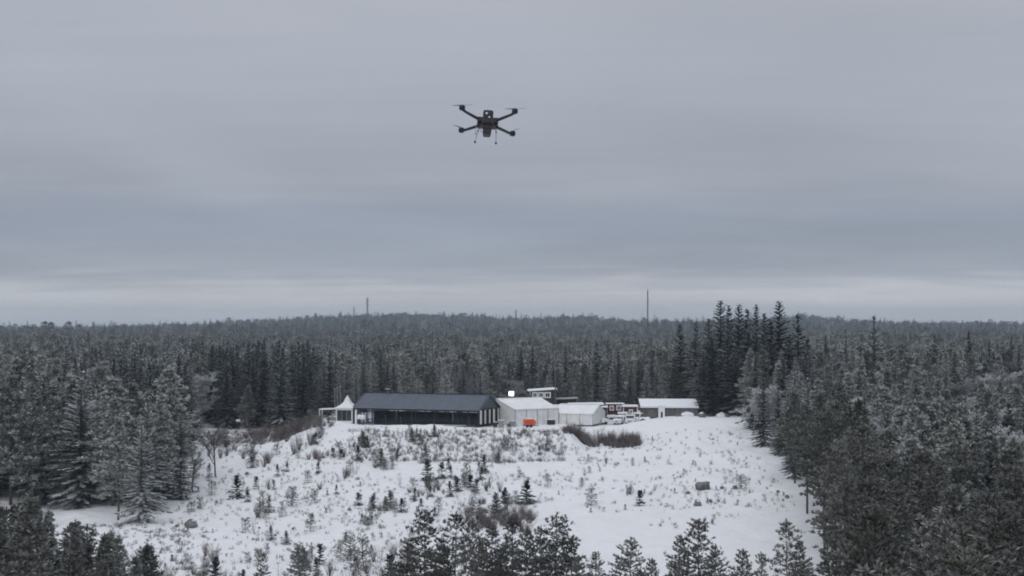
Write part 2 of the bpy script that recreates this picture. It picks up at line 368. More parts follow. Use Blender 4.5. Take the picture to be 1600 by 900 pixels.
def pine(seed, h, Rm, cb=.35, dens=5.0, tl=.30, nt_=5, wd=.06, whorl=.62, per=5, shape=.55, flat=1.0):
    r = random.Random(seed); c = MB(); w = MB()
    ph = r.random() * 6; am = r.uniform(.02, .12)
    ax = lambda z: Vector((am * math.sin(z * .5 + ph), am * math.cos(z * .37 + ph), z))
    zs = [-.3] + [h * i / 7 for i in range(1, 8)]
    w.path([ax(z) for z in zs], [max(.02, h * .011 * (1 - z / h * .93)) for z in zs], 6)
    z = h * cb
    while z < h * .97:
        t_ = (z / h - cb) / (1 - cb); prof = (1 - t_) ** shape * (.55 + .45 * min(1, t_ / .22))
        a0 = r.random() * 7; n = per + (r.random() < .4)
        for i in range(n):
            if r.random() < .2: continue
            a = a0 + 2 * math.pi * i / n + r.uniform(-.4, .4); L = max(.3, Rm * prof * r.uniform(.45, 1.25) * (1 + .35 * math.sin(a + seed) * (1 - t_)))
            d = Vector((math.cos(a), math.sin(a), 0)); sd_ = Vector((-d.y, d.x, 0)); zz = z + r.uniform(-.25, .25) * whorl * flat
            rise = r.uniform(.0, .25) * flat + t_ * .75 * flat
            pt = lambda q: ax(zz) + d * (L * q) + sd_ * (.12 * L * math.sin(q * 3 + ph)) + Vector((0, 0, L * (rise * q - .28 * (1 - t_) * q * q + .12 * q ** 4)))
            w.path([pt(0), pt(.35), pt(.7), pt(1)], [.028 + .012 * L, .022 + .008 * L, .016, .008], 3, fr=0)
            ns = max(2, int(L * 2.6))
            tuft(c, r, pt(1), (pt(1) - pt(.8)).normalized(), tl * 1.1, nt_ + 1, wd)
            for j in range(ns):
                q = .28 + .7 * (j + r.random()) / ns; sl = L * (1.1 - q) * .62 * r.uniform(.5, 1.1) + .12
                sg = 1 if j % 2 else -1; p = pt(q); al = (pt(q + .05) - pt(q - .05)).normalized()
                dv = (al * .7 + sd_ * sg * .85 + Vector((0, 0, r.uniform(-.05, .35 * flat)))).normalized()
                nn = max(1, int(sl * dens))
                for k in range(nn):
                    tuft(c, r, p + dv * sl * (k + 1) / nn + Vector((r.gauss(0, .05), r.gauss(0, .05), r.gauss(.03, .05))), dv, tl, nt_, wd)
        z += whorl * r.uniform(.75, 1.2) * (1.15 - .45 * t_)
    for k in range(4): tuft(c, r, ax(h * (1 - .02 * k)), Vector((0, 0, 1)), tl * 1.2, nt_ + 2, wd)
    for i in range(int(h * cb * 1.6)):      # dead stubs below the crown
        zz = r.uniform(.25, 1) * h * cb; a = r.random() * 7; L = r.uniform(.3, 1.1)
        w.tube(ax(zz), ax(zz) + Vector((math.cos(a) * L, math.sin(a) * L, r.uniform(-.1, .15))), .018, .006, 3)
    return c, w
def broadleaf(seed, h, Rm, twigs=5, lv=4, trunkn=1, tw=.010, fork=.3, spread=.55, up=.16, lk=.55):
    r = random.Random(seed); c = MB(); w = MB()
    def rec(p, d, L, rad, lev):
        bend = Vector((r.gauss(0, .12), r.gauss(0, .12), .10)); mid = p + (d + bend * .4).normalized() * L * .5
        d2 = (d + bend).normalized(); q = mid + d2 * L * .5
        tgt = w if lev >= lv - 1 else c
        rr = max(rad, tw)
        fr = 0 if lev >= lv - 1 else (.9 if lev <= 1 else .5)
        if lev >= 2: tgt.path([p, mid, q], [rr, rr * .82, max(tw, rr * .62)], 4 if lev >= lv - 1 else 3, fr=fr)
        else:
            s_v = d2.cross(Vector((r.gauss(0, 1), r.gauss(0, 1), r.gauss(0, 1)))).normalized() * rr
            tgt.add([p - s_v, p + s_v, q], [(0, 1, 2)], [fr * .5, fr * .5, 1])
        if lev == 0: return
        n = twigs + (1 if lev == 1 else 0)
        for i in range(n):
            f = fork + (1 - fork) * (i + r.random()) / n; o = p.lerp(mid, f * 2) if f < .5 else mid.lerp(q, f * 2 - 1)
            side = Vector((r.gauss(0, 1), r.gauss(0, 1), r.gauss(0, .4))).normalized()
            dn = (d2 * (1 - spread) + side * spread + Vector((0, 0, up))).normalized()
            rec(o, dn, L * lk * r.uniform(.75, 1.2) * (1.25 - .55 * f if lev == lv else 1), rad * .48, lev - 1)
    for k in range(trunkn):
        d = Vector((r.gauss(0, .05 + .22 * (trunkn > 1)), r.gauss(0, .05 + .22 * (trunkn > 1)), 1)).normalized()
        rec(Vector((r.gauss(0, .12) * (trunkn > 1), r.gauss(0, .12) * (trunkn > 1), -.1)), d, h * .72 * r.uniform(.8, 1.1), h * (.012 if lk < .4 or trunkn > 1 else .02), lv)
    return c, w
def shrub(seed, h, w_, n, br=3):            # thin upright stems from one root
    r = random.Random(seed); c = MB()
    for i in range(n):
        a = r.random() * 6.3; q = r.random() ** .6; lean_ = q * w_ / h
        p = Vector((math.cos(a) * .12 * q, math.sin(a) * .12 * q, -.05)); d = Vector((math.cos(a) * lean_, math.sin(a) * lean_, 1)).normalized()
        L = h * r.uniform(.55, 1.05)
        pts = [p + d * L * k / 3 + Vector((r.gauss(0, .03), r.gauss(0, .03), 0)) * k for k in range(4)]
        c.path(pts, [.016, .013, .010, .005], 3, fr=.3)
        for j in range(br):
            t_ = r.uniform(.3, .95); o = pts[0].lerp(pts[3], t_)
            dv = (d + Vector((r.gauss(0, .5), r.gauss(0, .5), .2))).normalized(); e = Vector((r.gauss(0, 1), r.gauss(0, 1), 0)).normalized() * .010
            c.add([o - e, o + e, o + dv * L * r.uniform(.15, .35)], [(0, 1, 2)], [.4, .4, .9])
    return c
FORMS = {}       # kind -> list of (crown mesh, trunk mesh, height, radius)
def form(kind, cw, h, Rm, cm, tm):
    c, w = cw
    FORMS.setdefault(kind, []).append((c.mesh('crown', cm), w.mesh('trunk', tm), h, Rm))
def recolor(src, kind, cm, tm):
    for c, w, h, Rm in FORMS[src]:
        c2 = c.copy(); c2.materials.clear(); c2.materials.append(cm); w2 = w.copy(); w2.materials.clear(); w2.materials.append(tm)
        FORMS.setdefault(kind, []).append((c2, w2, h, Rm))
for i, (h, Rm) in enumerate([(18, 3.7), (16, 3.1), (20, 3.9), (15, 3.4)]): form('spruce', spruce(100 + i, h, Rm, step=.5, per=8, fing=.36), h, Rm, M_spruce, M_bark)
recolor('spruce', 'fspruce', M_spruce_f, M_bark)
for i, (h, Rm, cb) in enumerate([(14, 3.0, .26), (15, 3.4, .24), (13, 2.8, .20), (14, 3.2, .30)]):
    form('pine', pine(200 + i, h, Rm, cb, dens=3.4, tl=.42, nt_=5, wd=.15, per=7, shape=1.0, whorl=.55), h, Rm, M_pine, M_bark)
recolor('pine', 'fpine', M_pine_f, M_bark)
for i, (h, Rm, cb) in enumerate([(14, 3.0, .42), (15, 3.3, .38), (14, 2.8, .46)]):
    form('tpine', pine(240 + i, h, Rm, cb, dens=4.2, tl=.36, nt_=6, wd=.10, per=6, shape=.7), h, Rm, M_pine, M_bark)
for i, (h, Rm, cb) in enumerate([(9.5, 3.3, .12), (10, 3.7, .10), (9, 2.9, .16), (8.5, 3.4, .08), (10, 3.1, .2), (9, 3.6, .06)]):
    form('ypine', pine(300 + i, h, Rm, cb, dens=7.5, tl=.27, nt_=8, wd=.046, whorl=.58, per=7, shape=.66, flat=.6), h, Rm, M_ypine, M_bark)
for i, (h, Rm) in enumerate([(11, 2.6), (10, 2.2)]): form('birch', broadleaf(400 + i, h, Rm, 12, 4, tw=.030, fork=.18, spread=.62, up=.22, lk=.38), h, Rm, M_birch_f, M_birchbark)
recolor('birch', 'gbirch', M_twig_g, M_birchbark)
for i, (h, Rm) in enumerate([(9, 2.0), (8, 2.0)]): form('baretree', broadleaf(420 + i, h, Rm, 8, 4, tw=.018, fork=.25, spread=.6, up=.2, lk=.42), h, Rm, M_twig_g, M_bark)
for i, h in enumerate([2.2, 1.7, 2.8]): form('ysap', spruce(500 + i, h, h * .32, step=.20, per=6, fing=.13, clear=.02, gap=.12), h, h * .32, M_spruce_f, M_bark)
recolor('ysap', 'dsap', M_spruce, M_bark)
for i, h in enumerate([1.9, 2.6, 1.4]): form('psap', pine(520 + i, h, h * .36, .1, dens=7, tl=.17, nt_=5, wd=.03, whorl=.24, per=5), h, h * .36, M_pine_f, M_bark)
for i, (h, w_, n) in enumerate([(2.0, .9, 46), (1.5, 1.0, 40), (2.4, .8, 38), (1.2, .6, 30)]):
    FORMS.setdefault('shrub_b', []).append((shrub(600 + i, h, w_, n).mesh('bare_shrub', M_twig), None, h, w_))
    FORMS.setdefault('shrub_g', []).append((shrub(620 + i, h, w_, max(5, n // 5)).mesh('grey_shrub', M_twig_g), None, h, w_))

# ------------------------------------------------------------------ forest placement
FL = ([60, 118, 150, 172, 178, 196, 206, 225, 250, 280, 300], [-20, -32, -36, -41, -40, -44, -46, -50, -54, -59, -62])     # left forest edge x(Y)
FR = ([55, 75, 100, 130, 165, 195, 210, 235, 262, 290], [12, 16.5, 23.2, 28.4, 34.0, 37.6, 39.2, 39.5, 40, 45])      # right forest edge
def poisson(x0, x1, y0, y1, d, inside, seed):
    r = random.Random(seed); cell = {}; out = []
    for _ in range(int((x1 - x0) * (y1 - y0) / (d * d) * 5)):
        x = r.uniform(x0, x1); y = r.uniform(y0, y1)
        if not inside(x, y): continue
        k = (int(x // d), int(y // d))
        if any((x - a) ** 2 + (y - b__) ** 2 < d * d for i in (-1, 0, 1) for j in (-1, 0, 1) for a, b__ in cell.get((k[0] + i, k[1] + j), ())): continue
        cell.setdefault(k, []).append((x, y)); out.append((x, y))
    return out
fx = lambda E, y: float(np.interp(y, *E))
trees = []     # x, y, kind, scale, region
for x, y in poisson(10, 112, 60, 305, 4.0, lambda x, y: x > fx(FR, y) and x < y * .37 + 14, 1):
    e = x - fx(FR, y); n = float(vnoise(x / 14, y / 14, 9)) + rnd.uniform(-.35, .35)
    if y < 108 or rnd.random() < (196 - y) / 100: kd = 'ypine'
    else: kd = 'fpine' if n < .16 else ('pine' if n < .24 else ('fspruce' if n < .46 else 'birch'))
    if y > 150 and e < 8 and y < 262: kd = 'pine' if rnd.random() < .9 else 'spruce'
    if rnd.random() < .12: kd = 'spruce' if rnd.random() < .5 or y < 150 else 'fspruce'
    if rnd.random() < .10: kd = rnd.choice(['birch', 'gbirch'])
    if y > 232 and e < 12: kd = rnd.choice(['fspruce', 'fspruce', 'spruce', 'fpine'])
    if y < 222 and e < 7: kd = 'tpine'
    trees.append((x, y, kd, -(rnd.uniform(11.5, 15.5) if y < 215 else rnd.uniform(9.5, 12.5) if y < 275 else rnd.uniform(10.5, 13.5)), 'right forest'))
for x, y in poisson(-120, -30, 203, 300, 4.1, lambda x, y: x < fx(FL, y) and x > -y * .37 - 14 and not (y < 186 and x > -62 and rnd.random() < .6), 2):
    e = fx(FL, y) - x; n = float(vnoise(x / 12, y / 12, 19)) + rnd.uniform(-.35, .35)
    kd = 'fpine' if n < .06 else ('fspruce' if n < .30 else ('spruce' if n < .46 else 'pine'))
    if y < 226: kd = rnd.choice(['fspruce', 'fspruce', 'fpine', 'fspruce', 'fpine', 'pine'])
    if rnd.random() < .10: kd = rnd.choice(['birch', 'gbirch'])
    if y > 255 and x > -80: kd = 'spruce' if rnd.random() < .7 else 'fspruce'
    trees.append((x, y, kd, -(rnd.uniform(13.5, 18) if y < 230 else rnd.uniform(12, 15.5)), 'left forest'))
for x, y in poisson(-75, -26, 118, 150, 3.3, lambda x, y: x < -27 - (y - 118) * .28 and x > -y * .36 - 6, 3):
    pxx = 800 + F * x / y; tz = at(pxx, 768 + max(0, pxx) * .40 + rnd.uniform(-14, 30), y).z - H(x, y)
    if tz > 5: trees.append((x, y, rnd.choice(['ypine', 'pine', 'pine', 'tpine', 'fpine']), -tz, 'left foreground'))
# behind the yard
for x, y in poisson(-80, 120, 318, 372, 5.0, lambda x, y: abs(x) < y * .36 + 8, 4):
    px = 800 + F * x / y
    if px < 290: kd, sc = rnd.choice(['spruce', 'fpine', 'fspruce', 'birch', 'fpine', 'fspruce']), -rnd.uniform(10, 14)
    elif px < 490: kd, sc = 'spruce', -rnd.uniform(13.5, 17)
    elif px < 1080: kd, sc = rnd.choice(['spruce', 'spruce', 'pine', 'fpine', 'fspruce', 'spruce', 'fspruce', 'fpine', 'gbirch']), -rnd.uniform(7.5, 11.5)
    else: kd, sc = rnd.choice(['spruce', 'spruce', 'fpine', 'fspruce']), -rnd.uniform(10, 13.5)
    trees.append((x, y, kd, sc, 'backdrop'))
for x, y in poisson(-95, -58, 296, 320, 4.2, lambda x, y: x > -y * .36 - 6, 5):
    trees.append((x, y, rnd.choice(['spruce', 'fpine', 'fspruce', 'fpine', 'birch']), -rnd.uniform(11, 14.5), 'backdrop'))
for x, y in poisson(-57, -36, 296, 318, 4.2, lambda x, y: x < -41, 35):
    trees.append((x, y, 'spruce', -rnd.uniform(12.5, 16), 'backdrop'))
for x, y in poisson(45, 122, 300, 322, 4.4, lambda x, y: x < y * .36 + 8, 6):
    trees.append((x, y, rnd.choice(['spruce', 'fpine', 'fspruce', 'fpine']), -rnd.uniform(10, 13.5), 'backdrop'))

HERO = []       # name, label, category, kind form, px of top, py of top, Y, (form index), width factor
def hero(form_, idx, px, py_top, Y, label, cat, wf=1.0, name=None, group=None): HERO.append((form_, idx, px, py_top, Y, label, cat, wf, name or {'p': 'pine_tree', 's': 'spruce_tree'}.get(cat[0], 'tree'), group))
g = 'tall spruces standing behind the grey shed'
hero('spruce', 0, 1124, 470, 322, 'dark tall spruce with a broad top, first of the tall cluster behind the grey shed', 'spruce', 1.59, group=g)
hero('spruce', 1, 1140, 478, 330, 'slim dark spruce just beside the broad first one of the tall cluster', 'spruce', 1.16, group=g)
hero('spruce', 2, 1153, 474, 320, 'pointed dark spruce, third across the tall cluster behind the shed', 'spruce', 1.45, group=g)
hero('spruce', 3, 1168, 482, 334, 'narrow spruce with slightly frosted top in the middle of the tall cluster', 'spruce', 1.16, group=g)
hero('spruce', 0, 1180, 476, 326, 'slim spruce between the two halves of the tall cluster', 'spruce', 1.16, group=g)
hero('spruce', 1, 1194, 490, 318, 'lower dark spruce just before the tallest one of the tall cluster', 'spruce', 1.45, group=g)
hero('spruce', 2, 1219, 469, 322, 'tallest spruce with a knobbly tip, at the far side of the tall cluster', 'spruce', 1.67, group=g)
hero('spruce', 3, 1248, 490, 316, 'thin-topped spruce standing apart past the tallest spruce', 'spruce', 1.30, group=g)
hero('spruce', 1, 1206, 500, 308, 'short dark spruce filling the gap below the tallest spruce', 'spruce', 1.59, group=g)
hero('spruce', 0, 1106, 498, 316, 'dark spruce on the near flank of the tall cluster, above the shed roof end', 'spruce', 1.45, group=g)
hero('spruce', 2, 1086, 500, 330, 'dark spruce rising over the grey shed roof', 'spruce', 1.30, group=g)
hero('spruce', 3, 1064, 506, 338, 'tapering spruce above the middle of the grey shed', 'spruce', 1.16, group=g)
hero('spruce', 1, 1136, 520, 306, 'low dark spruce at the foot of the tall cluster beside the shed', 'spruce', 1.74, group=g)
hero('spruce', 3, 1166, 516, 304, 'dark spruce behind the round frosted birch', 'spruce', 1.74, group=g)
hero('spruce', 0, 1180, 530, 302, 'dark spruce with wide lower branches right behind the frosted birch crown', 'spruce', 1.74, group=g)
hero('fspruce', 1, 1321, 514, 312, 'frosted broad spruce between the thin-topped spruce and the spindly one', 'spruce', 1.1)
hero('fspruce', 3, 1367, 492, 316, 'spindly frosted spruce with a long thin tip above the grey forest', 'spruce', .95)
hero('spruce', 2, 1290, 520, 318, 'dark little spruce between two frosted ones beyond the pine slope', 'spruce', .8)
hero('spruce', 1, 1513, 517, 318, 'pointed dark spruce rising alone above the grey pines near the far corner', 'spruce', .8)
hero('spruce', 3, 1582, 524, 316, 'dark spruce pair leader at the very edge of the view', 'spruce', .9)
hero('spruce', 2, 1460, 520, 322, 'dark blunt spruce rising above the pine slope', 'spruce', .95)
hero('spruce', 0, 1545, 532, 322, 'dark spruce between the pointed one and the edge of the view', 'spruce', .8)
for px, py, Y, ix, lb in [(595, 550, 335, 0, 'dark spruce straight behind the black pavilion roof, above its dish'), (615, 556, 342, 1, 'slim dark spruce beside the one over the roof dish'), (724, 566, 330, 2, 'dark spruce above the middle of the black pavilion'),
        (766, 556, 334, 3, 'dark spruce over the black pavilion gable end'), (814, 544, 340, 0, 'tall dark spruce above the lit floodlight'), (833, 540, 345, 1, 'dark spruce second past the floodlight, above the brown house'),
        (884, 540, 350, 2, 'dark spruce over the brown house mast'), (932, 534, 335, 3, 'broad dark spruce above the second white marquee'), (966, 548, 340, 0, 'dark spruce above the red cabins'), (1018, 552, 330, 1, 'dark spruce above the near end of the grey shed'),
        (515, 545, 322, 2, 'dark spruce behind the three pale poles'), (467, 532, 312, 0, 'dark broad spruce closing the stand beside the three pale poles'), (437, 530, 308, 1, 'dark spruce behind the brown shrub thicket'), (412, 528, 310, 2, 'tall dark spruce in the middle of the stand over the snowy corner'),
        (352, 548, 306, 3, 'dark spruce above the small white box'), (330, 540, 312, 0, 'dark spruce above the bare tree')]:
    hero('spruce', ix, px, py, Y, lb, 'spruce', 1, group='dark spruces behind the yard')
for px, py, Y, ix, lb in [(1112, 530, 300, 1, 'lower dark spruce overlapping the first of the tall cluster'), (1150, 540, 298, 3, 'low broad spruce below the third tip of the tall cluster'), (1205, 536, 300, 0, 'low wide spruce under the tallest spruce'), (1232, 520, 310, 2, 'mid-height spruce between the tallest spruce and the thin-topped one'),
        (1262, 530, 305, 1, 'dark spruce past the thin-topped one'), (1100, 548, 312, 2, 'short dark spruce right over the far end of the grey shed roof')]:
    hero('spruce', ix, px, py, Y, lb, 'spruce', 1.5, group=g)
hero('fspruce', 3, 222, 655, 190, 'frosted spruce with a dark skirt standing alone in the snowy gap of the left pines', 'spruce', 1.1)
hero('fpine', 0, 186, 650, 194, 'tall frosted pine with a bare lower trunk beside the dark-skirted spruce', 'pine', 1.1, 'pine_tree')
hero('fspruce', 1, 282, 640, 214, 'frosted spruce with drooping boughs on the field edge behind the bare trees', 'spruce', 1.0)
hero('birch', 0, 1176, 588, 262, 'pale round frosted birch crown at the forest corner', 'birch', 1.15, 'birch_tree')
hero('birch', 1, 1192, 598, 258, 'pale frosted birch leaning against the round one at the forest corner', 'birch', 1.0, 'birch_tree')
hero('birch', 1, 1222, 592, 262, 'frosted thin birch just inside the forest corner', 'birch', 1.0, 'birch_tree')
hero('fpine', 0, 388, 602, 298, 'small bushy frosted pine before the dark spruce stand', 'pine', 1.3, 'pine_tree')
hero('baretree', 0, 337, 652, 'G745', 'single bare leafless tree standing on the snow slope', 'tree', .8, 'bare_tree')
hero('baretree', 1, 300, 690, 222, 'bare grey-brown tree at the edge of the frosted pines', 'tree', 1.1, 'bare_tree')
# foreground young pines, cut by the lower frame edge
gf = 'young pines along the near edge of the field'
for px, py, Y, ix, wf, lb in [(664, 798, 133, 0, .95, 'dark full young pine, first of the foreground clump'), (636, 850, 136, 2, .8, 'small young pine at the outer edge of the foreground clump'),
        (712, 800, 138, 2, .9, 'slim young pine with open layered branches, second in the foreground clump'), (738, 812, 130, 3, .7, 'narrow young pine squeezed between two taller ones in the clump'),
        (770, 822, 136, 0, .9, 'open young pine in front of the dark thicket'), (800, 806, 142, 2, .8, 'slender young pine with flat branches in the clump middle'), (822, 826, 132, 3, .7, 'shorter young pine just before the broad two-topped one'),
        (868, 802, 131, 1, .95, 'tall broad young pine ending the foreground clump'), (893, 838, 135, 2, .8, 'lower young pine leaning on the broad clump end'), (930, 862, 134, 0, .8, 'small young pine between the clump and the bushy dark pine'),
        (985, 840, 130, 1, .9, 'bushy dark young pine standing by itself mid-field'), (1018, 872, 132, 3, .7, 'low young pine beside the bushy dark one'), (1062, 838, 134, 3, .7, 'smaller young pine touching the tall open one'),
        (1092, 812, 132, 0, 1.0, 'tall open young pine before the smooth snow field'), (1160, 858, 133, 3, .8, 'low bushy young pine past the tall open one'), (1190, 862, 130, 2, .7, 'small dark young pine with twin tips'),
        (1229, 812, 131, 2, .85, 'lanky see-through young pine near the forest edge'), (1250, 845, 134, 0, .7, 'young pine half hidden behind the lanky one'), (1294, 858, 128, 3, .8, 'low-branched young pine beside the forest trunks'),
        (412, 862, 142, 2, .7, 'little young pine among the saplings near the lower edge'), (468, 854, 143, 3, .9, 'round dark little pine among the saplings near the lower edge'), (230, 852, 128, 1, .8, 'round-topped pine at the end of the foreground grove'),
        (690, 836, 141, 4, .8, 'mid-height young pine filling the gap between the first two of the clump'), (752, 846, 140, 5, .8, 'low broad young pine at the foot of the narrow one in the clump'), (845, 822, 139, 4, .8, 'young pine with a thin tip just behind the broad clump end'), (786, 850, 130, 4, .8, 'low young pine at the very front of the clump middle'), (610, 872, 139, 5, .7, 'low spreading young pine leading up to the clump'), (905, 868, 129, 5, .8, 'low wide young pine at the front corner of the clump'), (1118, 850, 136, 5, .7, 'young pine touching the far flank of the tall open one'),
        (556, 868, 144, 0, .6, 'small pine on the sapling strip before the foreground clump')]:
    hero('ypine', ix, px, py, Y, lb, 'pine', wf, 'pine_tree', gf)

# what each tree shows, front to back, over the skyline of those before it
skyl = np.full(1800, 900.0)
cand = [dict(x=x, y=y, k=k, s=s, reg=reg, idx=rnd.randrange(len(FORMS[k])), rot=rnd.uniform(0, 6.28), hero=None, wf=rnd.uniform(.85, 1.15)) for x, y, k, s, reg in trees]
for h_ in HERO:
    yy_ = h_[4] if not isinstance(h_[4], str) else ground_px(h_[2], float(h_[4][1:])).y
    p = at(h_[2], h_[3], yy_); gz = H(p.x, p.y); fh = FORMS[h_[0]][h_[1]][2]
    s = (p.z - gz) / fh
    cand.append(dict(x=p.x, y=p.y, k=h_[0], s=s, reg='hero', idx=h_[1], rot=rnd.uniform(0, 6.28), hero=h_, wf=h_[7]))
for c in cand:
    if c['s'] < 0: c['s'] = -c['s'] / FORMS[c['k']][c['idx']][2]; c['wf'] *= 1.35 if c['reg'] == 'left forest' and c['y'] < 240 else 1.15
hp = [(c['x'], c['y']) for c in cand if c['hero']]
def crowded(c): return c['hero'] is None and any((c['x'] - a) ** 2 + (c['y'] - b__) ** 2 < 6 for a, b__ in hp)
cand = [c for c in cand if not crowded(c)]
# keep the hero spruces standing clear on the skyline
cand.sort(key=lambda c: c['y'])
for c in cand:
    _, _, fh, fr_ = FORMS[c['k']][c['idx']]
    c['z'] = H(c['x'], c['y']); c['h'] = fh * c['s']; rr = fr_ * c['s'] * c['wf']
    px, pt_ = proj(c['x'], c['y'], c['z'] + c['h']); _, pb = proj(c['x'], c['y'], c['z'])
    c['px'], c['pt'], c['pb'] = px, pt_, pb
    wpx = rr * F / c['y'] * .8
    lo, hi = int(px - wpx) + 100, int(px + wpx) + 100
    c['area'] = 0.0
    if hi <= 100 or lo >= 1700: continue
    cols = np.arange(max(lo, 0), min(hi + 1, 1800))
    prof = pt_ + np.abs(cols - 100 - px) / max(wpx, 1) * (pb - pt_) * (.75 if 'spruce' in c['k'] else .35)
    vis = np.clip(np.minimum(skyl[cols], 900) - prof, 0, None); inn = (cols >= 100) & (cols < 1700)
    c['area'] = float(vis[inn].sum()); skyl[cols] = np.minimum(skyl[cols], prof)
SP, PI_ = {'spruce', 'fspruce'}, {'pine', 'fpine', 'ypine'}
CATN = {'spruce': 'spruce', 'fspruce': 'spruce', 'pine': 'pine', 'fpine': 'pine', 'ypine': 'pine', 'tpine': 'pine', 'birch': 'birch', 'gbirch': 'birch', 'baretree': 'tree'}
keep = []; rest = []
for cat in ('spruce', 'pine', 'birch', 'tree'):
    L = sorted([c for c in cand if CATN[c['k']] == cat], key=lambda c: (-(c['hero'] is not None), -c['area']))
    L1 = [c for c in L if c['hero'] or c['area'] > 45][:290]; ids = {id(c) for c in L1}
    keep += L1; rest += [c for c in L if id(c) not in ids]
print('TREES individual', len(keep), 'rest', len(rest), {k: sum(1 for c in keep if CATN[c['k']] == k) for k in ('spruce', 'pine', 'birch', 'tree')})
# labels: look, place (region and tier), order across the tier
ORD = ['first', 'second', 'third', 'fourth', 'fifth', 'sixth', 'seventh', 'eighth', 'ninth', 'tenth', 'eleventh', 'twelfth', 'thirteenth', 'fourteenth', 'fifteenth', 'sixteenth', 'seventeenth', 'eighteenth', 'nineteenth', 'twentieth']
def nth(i, n):
    j = i if i * 2 < n else n - 1 - i; side = 'left' if i * 2 < n else 'right'
    return (f'{ORD[j]} from {side}' if j < 20 else f'{ORD[j % 20]} past {ORD[19] if j < 40 else "fortieth"} from {side}')
LOOK = {'spruce': 'dark spruce', 'fspruce': 'frosted spruce', 'pine': 'olive-green pine', 'ypine': 'dark olive pine', 'tpine': 'bare-trunked pine', 'fpine': 'frosted grey pine', 'birch': 'frosted birch', 'gbirch': 'bare grey birch'}
def cell_of(c):
    r_ = c['reg']; y = c['y']
    if r_ == 'backdrop':
        px = c['px']
        zone = 'behind the brown scrub' if px < 490 else 'behind the black pavilion' if px < 790 else 'behind the white marquees' if px < 960 else 'behind the grey shed' if px < 1120 else 'beyond the pine slope'
        if px < 280: zone = 'behind the left forest'
        tier = 'lower' if c['pt'] > 560 else 'taller'
        return zone, tier
    edges, nm = {'right forest': ([110, 140, 165, 190, 215, 240, 270, 999], 'right forest'), 'left forest': ([195, 215, 235, 255, 280, 999], 'left forest'), 'left foreground': ([128, 138, 999], 'lower left pine grove')}[r_]
    i = sum(y > e for e in edges)
    rows = ['nearest', 'second', 'third', 'fourth', 'fifth', 'sixth', 'seventh', 'farthest']
    return 'of ' + nm, rows[i] + ' row'
cells = {}
for c in keep:
    if c['hero'] is None: cells.setdefault((cell_of(c), c['k']), []).append(c)
for (cell, k), L in cells.items():
    L.sort(key=lambda c: c['px'])
    hs = sorted(c['h'] for c in L)
    for i, c in enumerate(L):
        o = nth(i, len(L))
        if len(L) == 1: o = 'the only one there'
        adj = 'tall ' if c['h'] > 15 else 'short ' if c['h'] < 11.5 else ''
        z, t_ = cell
        c['label'] = f"{adj}{LOOK[k]}, {o}, {t_} {z}" if 'row' in t_ else f"{adj}{LOOK[k]}, {o} of {t_} ones {z}"
        c['group'] = f"{LOOK[k]}s {z} ({t_})"
NM = {'spruce': 'spruce_tree', 'fspruce': 'spruce_tree', 'pine': 'pine_tree', 'fpine': 'pine_tree', 'ypine': 'pine_tree', 'tpine': 'pine_tree', 'birch': 'birch_tree', 'gbirch': 'birch_tree', 'baretree': 'bare_tree'}
def plant(nm, mesh_c, mesh_t, loc, rot, s, wf, label, cat, group, lean=0):
    if mesh_t is None:
        o = bpy.data.objects.new(nm, mesh_c); o.location = loc; o.rotation_euler = (lean, 0, rot); o.scale = (s * wf, s * wf, s); COL.objects.link(o); return tag(o, label, cat, group)
    o = thing(nm, label, cat, loc, rot, group); o.scale = (s * wf, s * wf, s); o.rotation_euler[0] = lean
    for n_, m_ in (('crown', mesh_c), ('trunk', mesh_t)):
        k = bpy.data.objects.new(n_, m_); k.parent = o; COL.objects.link(k)
    return o
for c in keep:
    fc, ft, fh, fr_ = FORMS[c['k']][c['idx']]; h_ = c['hero']
    lb, cat, gr, nm = (h_[5], h_[6], h_[9], h_[8]) if h_ else (c['label'], CATN[c['k']], c['group'], NM[c['k']])
    plant(nm, fc, ft, (c['x'], c['y'], c['z'] - .1), c['rot'], c['s'], c['wf'], lb, cat, gr)

